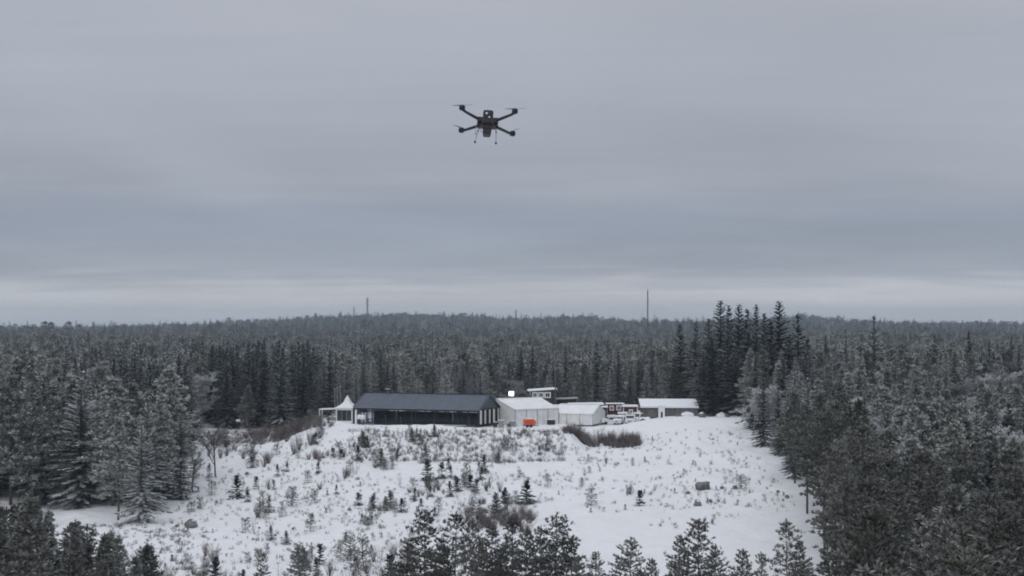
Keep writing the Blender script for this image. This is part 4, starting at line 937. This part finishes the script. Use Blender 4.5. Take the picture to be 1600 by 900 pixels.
def marquee(loc, rz, L, Wd, eh, rh, label, ribs=8, open_left=False):
    o = thing('marquee', label, 'marquee', loc, R(rz)); hx, hy = L / 2, Wd / 2
    m = MB(); n = 6
    P = []; 
    for j in range(-n, n + 1):
        y = hy * j / n * 1.03; z = rh - (rh - eh) * abs(j) / n - .10 * math.sin(math.pi * abs(j) / n)
        P += [(-hx - .12, y, z), (hx + .12, y, z)]
    for j in range(-n, n + 1):
        y = hy * j / n * 1.03; z = rh - (rh - eh) * abs(j) / n - .10 * math.sin(math.pi * abs(j) / n) - .06
        P += [(-hx - .12, y, z), (hx + .12, y, z)]
    K = 2 * n + 1; fs = [(2 * j, 2 * j + 1, 2 * j + 3, 2 * j + 2) for j in range(K - 1)] + [(2 * K + 2 * j + 2, 2 * K + 2 * j + 3, 2 * K + 2 * j + 1, 2 * K + 2 * j) for j in range(K - 1)]
    fs += [(2 * j, 2 * j + 2, 2 * K + 2 * j + 2, 2 * K + 2 * j) for j in range(K - 1)] + [(2 * j + 1, 2 * K + 2 * j + 1, 2 * K + 2 * j + 3, 2 * j + 3) for j in range(K - 1)] + [(0, 2 * K, 2 * K + 1, 1), (2 * K - 2, 2 * K - 1, 4 * K - 1, 4 * K - 2)]
    rf = m.add(P, fs).build('roof', M_white, o, False)
    sn = MB(); sn.box((0, 0, rh + .0), (L * .98, .5, .08)); sn.build('ridge_snow', M_snowcap, rf)
    for sx in (-1, 1):
        g_ = MB(); x = sx * (hx - .03); g_.add([(x, -hy, eh), (x, hy, eh), (x, 0, rh - .08), (x - .05 * sx, -hy, eh), (x - .05 * sx, hy, eh), (x - .05 * sx, 0, rh - .08)], [(0, 1, 2), (3, 4, 5), (0, 3, 4, 1), (1, 4, 5, 2), (2, 5, 3, 0)])
        g_.build('gable', M_whitewall, o)
        if open_left and sx < 0:
            MB().box((-hx, -hy + 1.0, eh / 2), (.06, 1.6, eh)).build('end_wall', M_whitewall, o)
            MB().box((-hx, hy - 3, eh / 2), (.06, 6, eh)).build('end_wall', M_whitewall, o)
            MB().box((-hx - .05, -hy + 1.85, eh / 2), (.1, .1, eh)).build('door_post', M_frame, o)
        else: MB().box((sx * hx, 0, eh / 2), (.06, Wd - .1, eh)).build('end_wall', M_whitewall, o)
    # draped side walls: a rippled sheet
    for sg in (-1, 1):
        w = MB(); N = ribs * 8; P = []
        for i in range(N + 1):
            x = -hx + L * i / N; y = sg * (hy - .04 + .07 * math.cos(i * math.pi / 4) ** 3)
            P += [(x, y, -.1), (x, y, eh - .02)]
        w.add(P, [(2 * i, 2 * i + 2, 2 * i + 3, 2 * i + 1) for i in range(N)]).build('side_wall', M_whitewall, o)
    for i in range(ribs // 2 + 1):
        MB().box((-hx + L * i / (ribs // 2), -hy - .09, eh / 2), (.08, .06, eh)).build('leg', M_metal, o)
    MB().box((0, -hy - .08, eh - .08), (L + .1, .06, .2)).build('valance', M_white, o)
    return o
a1 = 35; fl = Vector((.55, 282, .1)); e1 = Vector((math.cos(R(a1)), math.sin(R(a1)), 0)); e2 = Vector((-e1.y, e1.x, 0)); L1, W1 = 9.9, 11.5
mc = fl + e1 * L1 / 2 + e2 * W1 / 2; M1 = marquee((mc.x, mc.y, .05), a1, L1, W1, 3.0, 4.75, 'larger white marquee with ribbed walls, behind the orange trailer', 8, False)
a2 = -20; fr2 = Vector((15.0, 285.5, 0)); e1 = Vector((math.cos(R(a2)), math.sin(R(a2)), 0)); e2 = Vector((-e1.y, e1.x, 0)); L2, W2 = 7.6, 8.0
mc = fr2 - e1 * L2 / 2 + e2 * W2 / 2; M2 = marquee((mc.x, mc.y, .0), a2, L2, W2, 2.05, 3.6, 'smaller low white marquee past the ribbed one, behind brown scrub', 6)

# orange trailer
x = at(827, 655, 277).x
T = thing('trailer', 'bright orange box trailer on the snow before the white marquee', 'trailer', (x, 277, H(x, 277) + .02), R(4))
T.scale = (.86, .86, .86)
m = MB(); m.prism([(-1.2, .52), (1.05, .52), (1.25, .8), (1.2, 1.45), (.95, 1.78), (-1.1, 1.78), (-1.22, 1.6)], -.75, .75); bd = m.build('body', M_orange, T, bevel=.05)
MB().box((-.1, -.765, 1.15), (1.7, .03, .75)).build('side_door', mat('orange_door', (.52, .075, .03), .5, 2, .15), bd)
MB().box((0, 0, 1.82), (1.9, 1.3, .07)).build('snow_cover', M_snowcap, T)
MB().box((.1, 0, .42), (2.9, 1.2, .14)).build('chassis', M_frame, T)
MB().tube((1.3, 0, .42), (2.1, 0, .36), .05).build('drawbar', M_frame, T)
MB().box((1.32, 0, 1.02), (.14, .7, .5)).build('rear_lamp_board', mat('amber_board', (.55, .22, .05), .5), T)
for sx in (-.45, .35):
    for sy in (-.72, .72):
        w = MB().lathe([(.10, -.1), (.30, -.1), (.33, 0), (.30, .1), (.10, .1)], 16, (sx, sy, .33), Matrix.Rotation(R(90), 3, 'X')).build('wheel', M_black, T)
# clutter before the marquees
def crate(px, Y, w_, d, h, m_, label, name='crate', rz=0):
    x = at(px, 655, Y).x; o = thing(name, label, 'crate', (x, Y, H(x, Y) - .03), R(rz))
    MB().box((0, 0, h / 2 + .06), (w_, d, h - .1)).build('body', m_, o, bevel=.03); MB().box((0, 0, h + .04), (w_ * 1.04, d * 1.04, .07)).build('lid', M_snowcap if m_ is not M_floor else M_floor, o)
    for sx in (-.4, .4): MB().box((sx * w_, 0, .04), (.12, d, .1)).build('runner', M_floor, o)
crate(783, 277.5, 1.0, .9, 1.35, M_greybox, 'tall grey bin at the pavilion gable corner')
crate(774, 278, .7, .7, 1.0, M_brown, 'small dark box between the gable posts and the grey bin')
crate(801, 281, 1.2, .8, 1.0, M_greybox, 'snow-topped grey crate between the bin and the orange trailer')
crate(861, 284.5, 1.3, .9, .95, M_brown, 'brown pallet box at the far corner of the ribbed marquee', rz=20)
crate(795, 280, .6, .6, .6, M_floor, 'low wooden box beside the snow-topped grey crate')

# floodlight
p = at(799, 615, 298); z = H(p.x, 298)
o = thing('floodlight', 'brightly lit white floodlight on a mast above the marquee roof', 'lamp', (p.x, 298, z)); dz = p.z - z
MB().tube((0, 0, -.1), (0, 0, dz - .5), .07, .05, 8).build('mast', M_frame, o)
MB().box((0, .12, dz), (.86, .16, .8)).build('housing', M_frame, o, bevel=.04)
MB().box((0, -.01, dz), (.84, .08, .78), M=Matrix.Rotation(R(2), 3, 'Y')).build('lamp_face', M_lamp, o, bevel=.25)
for sx in (-.35, .35): MB().tube((sx, 0, -.1), (0, 0, 1.2), .03).build('stay', M_frame, o)

def windows(o, spec, y, big=False):
    for (x, z, w_, h) in spec:
        f = MB().box((x, y, z), (w_, .1, h)).build('window', M_whitepaint, o); MB().box((x - w_ * .0, y - .055, z), (w_ * .62, .03, h * .62)).build('pane', M_dglass, f)
        MB().box((x, y - .075, z), (.06, .03, h * .64)).build('glazing_bar', M_whitepaint, f)
def snowroof(o, L, Wd, z0, z1, thick=.35, ov=.35, my=M_snowcap):
    hx, hy = L / 2 + ov, Wd / 2 + ov
    P = [(-hx, -hy, z0), (hx, -hy, z1), (hx, hy, z1), (-hx, hy, z0)]
    m = MB(); m.add(P + [(x, y, z - .12) for x, y, z in P], [(0, 1, 2, 3), (7, 6, 5, 4), (0, 4, 5, 1), (1, 5, 6, 2), (2, 6, 7, 3), (3, 7, 4, 0)])
    r_ = m.build('roof', M_greybox, o)
    P = [(x * .99, y * .99, z + .002) for x, y, z in P]
    m = MB(); m.add(P + [(x * .97, y * .97, z + thick) for x, y, z in P], [(3, 2, 1, 0), (4, 5, 6, 7), (0, 1, 5, 4), (1, 2, 6, 5), (2, 3, 7, 6), (3, 0, 4, 7)])
    m.build('roof_snow', my, r_)
# brown house with mono-pitch snowy roof
x = at(847, 620, 306).x; z = 0
B = thing('brown_house', 'dark red-brown raised house with sloping snow-covered roof and three white windows', 'house', (x, 306, z), R(2))
MB().prism([(-2.6, -.2), (2.6, -.2), (2.6, 5.75), (-2.6, 5.45)], -2.4, 2.4).build('wall', M_brown, B)
snowroof(B, 5.2, 4.8, 5.5, 5.85, .2, .3)
windows(B, [(-1.55, 4.72, 1.05, 1.15), (-.35, 4.72, 1.1, 1.15), (.95, 4.72, 1.3, 1.15)], -2.43)
MB().tube((-2.5, -2.5, 5.4), (-2.5, -2.5, 4.6), .05).build('downpipe', M_whitepaint, B)
x = at(885, 625, 309).x
B = thing('brown_annex', 'low brown annex with pale gutter beside the raised brown house', 'shed', (x, 309, 0), R(-1))
MB().box((0, 0, 1.9), (4.0, 3.6, 3.8)).build('wall', M_brown, B); snowroof(B, 4.0, 3.6, 3.75, 3.95, .08, .25, M_metal)
MB().tube((-2.2, -2.1, 3.66), (2.3, -2.1, 3.86), .07).build('gutter', M_metal, B)
MB().tube((2.1, -2.05, 3.8), (2.1, -2.05, 3.0), .06).build('downpipe', M_metal, B)
x = at(880, 631, 300).x
B = thing('lean_to', 'low snow-roofed lean-to wedged between both marquees', 'shed', (x, 300, 0), 0)
MB().box((0, 0, 1.3), (3.4, 2.4, 2.6)).build('wall', M_brown, B); snowroof(B, 3.4, 2.4, 2.65, 2.75, .3, .2); MB().box((.6, -1.22, 1), (.8, .06, 1.9)).build('door', M_greywall, B)
x = at(915, 631, 303).x
B = thing('flat_roofed_shed', 'long flat-roofed shed with pale blue-grey snow roof showing above the low marquee', 'shed', (x, 303, 0), 0)
MB().box((0, 0, 1.35), (6.6, 4, 2.7)).build('wall', M_brown, B); snowroof(B, 6.6, 4, 2.9, 3.0, .22, .3); MB().box((-1, -2.03, 1.1), (.9, .06, 2.0)).build('door', M_greywall, B)
x = at(940, 634, 301).x
B = thing('flat_roofed_shed', 'small lower flat snow-roofed shed at the far end of the long flat one', 'shed', (x, 301.5, 0), 0)
MB().box((0, 0, 1.2), (2.0, 3, 2.4)).build('wall', M_brown, B); snowroof(B, 2.0, 3, 2.5, 2.48, .22, .2); MB().box((.3, -1.53, 1.0), (.7, .06, 1.9)).build('door', M_greywall, B)
# dark red shape left of the brown house
x = at(816, 620, 308).x
B = thing('garden_shed', 'small dark red shed between floodlight and brown house', 'shed', (x, 308, 0), 0)
MB().prism([(-.8, 0), (.8, 0), (.8, 4.5), (0, 4.9), (-.8, 4.5)], -1, 1).build('wall', M_brown, B)
for sg in (-1, 1): MB().add([(0, -1.1, 5.0), (0, 1.1, 5.0), (sg * .95, 1.1, 4.52), (sg * .95, -1.1, 4.52), (0, -1.1, 4.92), (0, 1.1, 4.92), (sg * .95, 1.1, 4.44), (sg * .95, -1.1, 4.44)], [(0, 1, 2, 3), (7, 6, 5, 4), (0, 3, 7, 4), (1, 5, 6, 2), (2, 6, 7, 3)]).build('roof', M_frame, B)
# red cabins
def cabin(px, Y, L, Wd, h, label, wins, roof_t=.25, m_=M_red, dz=0.0):
    x = at(px, 640, Y).x; B = thing('cabin', label, 'cabin', (x, Y, dz), 0)
    MB().box((0, 0, h / 2), (L, Wd, h)).build('wall', m_, B)
    for sx in (-1, 1): MB().box((sx * (L / 2), -Wd / 2 - .01, h / 2), (.14, .14, h)).build('corner_board', M_whitepaint, B)
    snowroof(B, L, Wd, h + .14, h + .14, roof_t, .2); windows(B, wins, -Wd / 2 - .03)
    return B
cabin(961, 303, 3.3, 3, 2.95, 'red cabin with two white-framed windows, nearest the low marquee', [(-.75, 2.25, .85, .95), (.62, 2.3, .95, 1.0)], .06)
cabin(984, 300, 2.7, 3, 2.55, 'red cabin with snowy roof edge beside the grey shed', [(.1, 1.75, .8, .8)], .24)
cabin(973, 296, 1.5, 1.4, 1.35, 'small pink-red hut with a snow lid before both red cabins', [(0, .75, .5, .45)], .28, mat('faded_red', (.24, .09, .09), .8, 2, .2))
# vehicles under snow
def car(px, Y, rz, label, L=4.2, W_=1.75, hh=1.45, paint=M_carpaint, snowt=.14, name='parked_car', cat='car'):
    x = at(px, 650, Y).x; o = thing(name, label, cat, (x, Y, H(x, Y)), R(rz)); hx = L / 2
    prof = [(-hx, .35), (-hx, .75), (-hx + .15, .85), (-hx * .48, .95), (-hx * .26, hh), (hx * .62, hh), (hx * .93, .95), (hx, .8), (hx, .35)]
    MB().prism(prof, -W_ / 2, W_ / 2).build('body', paint, o, bevel=.07)
    P = [(-hx * .24, hh + .02), (hx * .6, hh + .02), (hx * .54, hh + snowt), (-hx * .18, hh + snowt)]
    MB().prism(P, -W_ * .44, W_ * .44).build('roof_snow', M_snowcap, o, bevel=.04)
    MB().prism([(-hx * .92, .92), (-hx * .5, .99), (-hx * .5, 1.02 + snowt * .5), (-hx * .9, .95 + snowt * .5)], -W_ * .45, W_ * .45).build('bonnet_snow', M_snowcap, o)
    for sy in (-1, 1):
        MB().prism([(-hx * .42, .98), (-hx * .22, hh - .1), (hx * .1, hh - .1), (hx * .1, .98)], sy * (W_ / 2 + .004), sy * (W_ / 2 + .02)).build('side_window', M_dglass, o)
        MB().prism([(hx * .15, .98), (hx * .15, hh - .1), (hx * .58, hh - .1), (hx * .82, .98)], sy * (W_ / 2 + .004), sy * (W_ / 2 + .02)).build('side_window', M_dglass, o)
        for sx in (-.62, .62):
            MB().lathe([(.18, -.1), (.30, -.11), (.33, 0), (.30, .11), (.18, .1)], 16, (sx * hx, sy * (W_ / 2 - .08), .33), Matrix.Rotation(R(90), 3, 'X')).build('wheel', M_black, o)
        MB().box((-hx - .01, sy * W_ * .36, .68), (.06, .32, .16)).build('headlight', M_lens, o)
    ws = MB(); ws.add([(-hx * .49, -W_ * .42, 1.0), (-hx * .49, W_ * .42, 1.0), (-hx * .29, W_ * .40, hh - .06), (-hx * .29, -W_ * .40, hh - .06), (-hx * .47, -W_ * .42, .99), (-hx * .47, W_ * .42, .99), (-hx * .27, W_ * .40, hh - .07), (-hx * .27, -W_ * .40, hh - .07)], [(0, 1, 2, 3), (7, 6, 5, 4), (0, 3, 7, 4), (1, 5, 6, 2), (0, 4, 5, 1), (3, 2, 6, 7)])
    ws.v = [(x - .03, y, z + .02) for x, y, z in ws.v]; ws.build('windscreen', M_dglass, o)
    MB().box((-hx - .01, 0, .62), (.05, W_ * .4, .16)).build('grille', M_frame, o)
car(954, 291, 18, 'snow-covered pale car parked at the end of the low marquee', paint=M_whitepaint, snowt=.3)
car(971, 289, 60, 'snow-laden pale car nose-on before the pink-red hut', paint=M_whitepaint, snowt=.28)
car(985, 287, 82, 'white car facing out with dark grille before the red cabins', hh=1.6, paint=M_whitepaint, snowt=.1)
car(995, 292, 70, 'pale car half hidden by the corner of the grey shed', hh=1.7, paint=M_whitepaint, snowt=.15)

# long grey shed
xs, xe = at(1001, 640, 300).x, at(1092, 640, 300).x
G = thing('grey_shed', 'long grey shed with a deep snow-white roof slope', 'shed', ((xs + xe) / 2, 302.5, .15), R(-1)); L = xe - xs; 
MB().prism([(-L / 2 + .3, -.2), (L / 2 - .15, -.2), (L / 2 - .15, 2.4), (-L / 2 + .3, 2.4)], -2.5, 2.5).build('wall', M_greywall, G)
m = MB(); P = [(-L / 2, -2.9, 2.25), (L / 2, -2.9, 2.2), (L / 2, 2.9, 3.45), (-L / 2, 2.9, 3.5)]
m.add(P + [(x, y, z + .28) for x, y, z in P], [(3, 2, 1, 0), (4, 5, 6, 7), (0, 1, 5, 4), (1, 2, 6, 5), (2, 3, 7, 6), (3, 0, 4, 7)]); m.build('roof_snow', M_snowcap, G)
for k in range(12): MB().box((-L / 2 + .6 + (L - 1) * k / 11, -2.52, 1.1), (.07, .05, 2.2)).build('batten', M_greybox, G)
MB().box((2.9, -2.53, 1.05), (1.2, .06, 2.1)).build('door', mat('blue_grey_door', (.14, .15, .18), .7), G)
x = at(1034, 645, 296).x
D = thing('doorway_screen', 'white fabric doorway screen with a dark gap before the grey shed', 'screen', (x, 296.5, H(x, 296.5)), R(3))
m = MB(); m.box((-.38, 0, 1.05), (.42, .5, 2.1)); m.build('side_panel', M_white, D); MB().box((.42, 0, 1.05), (.36, .5, 2.1)).build('side_panel', M_white, D)
MB().box((0, 0, 2.22), (1.5, .6, .3)).build('top_panel', M_white, D, bevel=.06); MB().box((.04, .12, 1.0), (.40, .08, 1.9)).build('gap', M_frame, D); MB().box((.04, -.1, 1.6), (.42, .2, .9)).build('flap', M_white, D)  # the gap is a solid black panel, darkness of an opening put in as colour
x = at(1020, 646, 297).x
o = tag(rock(1.05, 51, 1.0).build('brush_pile', M_floor, None, True), 'round brown brush pile under the snow-roofed shed eaves', 'heap'); o.location = (x, 297.5, .9)
for i, (px, Y, s) in enumerate([(1073, 288, 1.5), (1008, 290, 1.6), (1128, 296, 1.3)]):
    x = at(px, 650, Y).x; o = thing('snow_pile', ['ploughed snow pile in front of the grey shed middle', 'ploughed snow pile at the near corner of the grey shed', 'low snow pile under the tall dark spruces'][i], 'snow pile', (x, Y, H(x, Y)), i)
    c = rock(s, 60 + i, .5); c.v = [(x, y, z + .1) for x, y, z in c.v]; c.build('snow', M_snowcap, o, True)
    c = rock(s * .5, 70 + i, .6); c.v = [(x - s * .9, y - .4, z + .1) for x, y, z in c.v]; c.build('earth', M_rock, o, True)
# poles and small marks
def pole(px, py_top, Y, label, r=.07, arm=None, m_=M_metal, name='lamp_post', cat='pole'):
    p = at(px, py_top, Y); z = H(p.x, Y); o = thing(name, label, cat, (p.x, Y, z)); h = p.z - z
    MB().tube((0, 0, -.2), (0, 0, h), r, r * .7, 8).build('shaft', m_, o)
    if arm: MB().tube((0, 0, h - .05), (-arm, 0, h + .05), .04).build('arm', m_, o); MB().box((-arm - .15, 0, h + .03), (.5, .2, .12)).build('lamp_head', m_, o)
    else: MB().lathe([(r * .8, 0), (r * 1.3, .05), (r * .3, .2)], 8, (0, 0, h)).build('cap', m_, o)
pole(657, 595, 300, 'street lamp with a short arm rising behind the black pavilion roof', .09, .35, M_greybox)
pole(867.5, 592, 303, 'grey mast rising past the roof end of the brown house', .15, None, mat('dull_mast', (.10, .09, .10), .7), 'utility_pole')
pole(925.5, 606, 312, 'thin pale post behind the long flat-roofed shed', .06, None, M_greybox, 'utility_pole')
p = ground_px(372, 684); p.y = 291; p.x = at(372, 660, 291).x; z = H(p.x, 291)
o = thing('sign_board', 'tiny white board on a post at the foot of the dark spruces', 'sign', (p.x, 291, z)); tz = at(372, 657, 291).z - z
MB().box((0, 0, tz), (.75, .08, .45)).build('board', M_whitepaint, o); MB().tube((0, .08, -.1), (0, .08, tz + .1), .04).build('post', M_floor, o)

# far masts
def mast(px, py_top, Y, w_, label, drum=True):
    p = at(px, py_top, Y); z = H(p.x, Y); h = p.z - z; o = thing('radio_mast', label, 'mast', (p.x, Y, z), .3); m = MB(); n = int(h / (w_ * 1.6)); tri_ = [Vector((math.cos(a_) * w_ * .58, math.sin(a_) * w_ * .58, 0)) for a_ in (0, 2.094, 4.189)]
    for k in range(3): m.tube(tri_[k], tri_[k] + Vector((0, 0, h * .93)), .26 * w_, n=4)
    for j in range(n):
        z0, z1 = h * .93 * j / n, h * .93 * (j + 1) / n
        for k in range(3):
            m.tube(tri_[k] + Vector((0, 0, z0)), tri_[(k + 1) % 3] + Vector((0, 0, z1)), .12 * w_, n=3)
    m.build('lattice', M_mast, o)
    MB().tube((0, 0, h * .92), (0, 0, h), .14 * w_, .07 * w_, 5).build('antenna', M_mast, o)
    if drum:
        for q, dx in ((.86, .9), (.78, -.9), (.70, .8)): MB().lathe([(.3 * w_, -.8), (.55 * w_, -.6), (.55 * w_, .6), (.3 * w_, .8)], 8, (dx * w_, 0, h * q)).build('antenna_drum', M_mast, o)
    for k in range(3): 
        q = tri_[k].normalized() * h * .38; g_ = MB(); g_.tube((0, 0, h * .8), (q.x, q.y, 0), .05, n=3); g_.build('guy_wire', M_mast, o)
mast(574, 462, 2650, 1.9, 'tall lattice radio mast with antennas on the ridge over the pavilion')
mast(553, 478, 2800, 1.4, 'shorter radio mast beside the tall one on the ridge', False)
mast(806, 483, 2700, 1.7, 'small lone mast on the ridge above the floodlight', False)
mast(1012, 447, 1250, .62, 'thin tall mast rising from the forest above the grey shed', False)

# ------------------------------------------------------------------ the drone
c0 = at(762, 191, 25)
DR = thing('drone', 'black four-armed drone hovering in the grey sky', 'drone', c0)
DR.rotation_euler = (R(-16), R(3.6), R(1.5))
A = .425
MB().box((0, 0, 0), (.30, .30, .035), taper=.96).build('top_plate', M_carbon, DR, bevel=.012)
bdy = MB().prism([(-.16, -.055), (.16, -.055), (.175, -.02), (.165, .02), (-.165, .02), (-.175, -.02)], -.17, .17).build('body', M_drone, DR, bevel=.012)
for sx in (-1, 1):
    MB().box((sx * .125, -.03, -.065), (.05, .10, .05)).build('side_module', M_drone2, DR, bevel=.006)
    MB().box((sx * .07, -.175, -.03), (.035, .02, .03)).build('vent', M_drone2, bdy)
MB().box((.0, -.15, -.062), (.20, .08, .02)).build('cross_plate', M_drone2, DR, bevel=.004)
# camera housing rising at the side facing us
hd = MB().prism([(-.082, .0), (.082, .0), (.084, .11), (.068, .145), (-.068, .145), (-.084, .11)], -.17, -.03).build('camera_housing', M_drone, DR, bevel=.012)
MB().prism([(-.058, .03), (.058, .03), (.055, .115), (-.055, .115)], -.176, -.171).build('camera_bay', M_carbon, hd)
MB().lathe([(.010, 0), (.019, .0), (.021, .02), (.014, .03)], 16, (-.026, -.172, .074), Matrix.Rotation(R(90), 3, 'X')).build('lens', M_lens, hd, True)
MB().lathe([(.01, 0), (.017, .0), (.017, .02), (.01, .025)], 12, (.03, -.176, .078), Matrix.Rotation(R(90), 3, 'X')).build('lens', M_drone2, hd, True)
MB().lathe([(.008, 0), (.015, .0), (.017, .02), (.008, .03)], 12, (.022, -.176, .008), Matrix.Rotation(R(90), 3, 'X')).build('sensor', M_lens, hd, True)
# battery pod slung below
bp_ = MB().prism([(-.052, -.245), (.045, -.245), (.062, -.215), (.078, -.05), (-.078, -.05), (-.068, -.21)], -.10, .06).build('battery_pod', M_drone, DR, bevel=.012)
MB().box((0, -.102, -.10), (.135, .012, .075)).build('pod_clip', M_drone2, bp_, bevel=.004)
MB().box((0, -.102, -.155), (.15, .012, .01)).build('pod_seam', M_carbon, bp_)
for sx in (-1, 1):
    for sy in (-1, 1):
        ar = MB(); e = Vector((sx * A, sy * A, .045 if sy < 0 else .02)); k = Vector((sx * (A - .06), sy * (A - .07), .0 if sy < 0 else -.01))
        ar.path([(sx * .11, sy * .10, -.012), (sx * .17, sy * .16, -.014), tuple(k), (e.x, e.y, e.z - .03)], [.032, .026, .022, .024], 10)
        ao = ar.build('arm', M_carbon, DR, True)
        MB().lathe([(.02, -.05), (.042, -.042), (.049, -.024), (.049, .014), (.040, .028), (.014, .038)], 18, tuple(e)).build('motor', M_drone, ao, True)
        MB().box((sx * .145, sy * .14, -.01), (.05, .05, .052), rz=R(45)).build('arm_clamp', M_drone, ao, bevel=.006)
        pr = MB(); ang = {(-1, -1): 2.9, (1, -1): -.25, (-1, 1): .6, (1, 1): 2.2}[(sx, sy)]
        for q in (0, math.pi):
            d = Vector((math.cos(ang + q), math.sin(ang + q), 0)); s_v = Vector((-d.y, d.x, 0)); P = []
            for r_, w_, tw_ in ((.012, .005, .25), (.04, .010, .3), (.09, .010, .2), (.14, .007, .12), (.175, .003, .08)):
                c = e + d * r_ + Vector((0, 0, .036)); P += [c - s_v * w_ + Vector((0, 0, -w_ * tw_)), c + s_v * w_ * .7 + Vector((0, 0, w_ * tw_))]
            P += [p + Vector((0, 0, .0025)) for p in P]
            F_ = []
            for j in range(4): a_ = 2 * j; F_ += [(a_, a_ + 1, a_ + 3, a_ + 2), (a_ + 10, a_ + 12, a_ + 13, a_ + 11), (a_, a_ + 2, a_ + 12, a_ + 10), (a_ + 1, a_ + 11, a_ + 13, a_ + 3)]
            F_ += [(0, 10, 11, 1), (8, 9, 19, 18)]; pr.add(P, F_)
        pr.build('propeller', mat('grey_propeller', (.09, .085, .10), .4, 20, .1), ao)
for sx, fx_, fy_ in ((-1, -.185, -.02), (1, .155, -.03)):
    lg = MB(); lg.path([(sx * .135, -.02, -.06), (sx * .145, -.02, -.15), (fx_, fy_, -.365)], [.009, .008, .006], 8)
    lo_ = lg.build('landing_leg', M_metal, DR, True)
    MB().lathe([(.006, -.02), (.015, -.015), (.016, .012), (.006, .02)], 12, (fx_, fy_, -.372)).build('rubber_foot', M_drone, lo_, True)
    MB().lathe([(.008, -.01), (.014, 0), (.012, .012)], 10, (sx * .148, -.02, -.18)).build('joint', M_drone2, lo_, True)
    MB().box((sx * .15, -.04, -.085), (.035, .04, .05)).build('leg_mount', M_drone, lo_, bevel=.004)
MB().path([(-.165, 0, -.06), (-.19, 0, -.11), (-.185, 0, -.20)], [.004, .004, .004], 6).build('antenna', M_metal, DR)
MB().lathe([(.004, -.015), (.011, 0), (.004, .015)], 8, (-.185, 0, -.215)).build('antenna_tip', M_drone, DR)
MB().path([(-.12, -.06, -.08), (-.125, -.07, -.15), (-.10, -.075, -.20), (-.06, -.07, -.225)], [.004] * 4, 6).build('cable', M_carbon, DR)
print('OBJECTS', len(scene.objects))
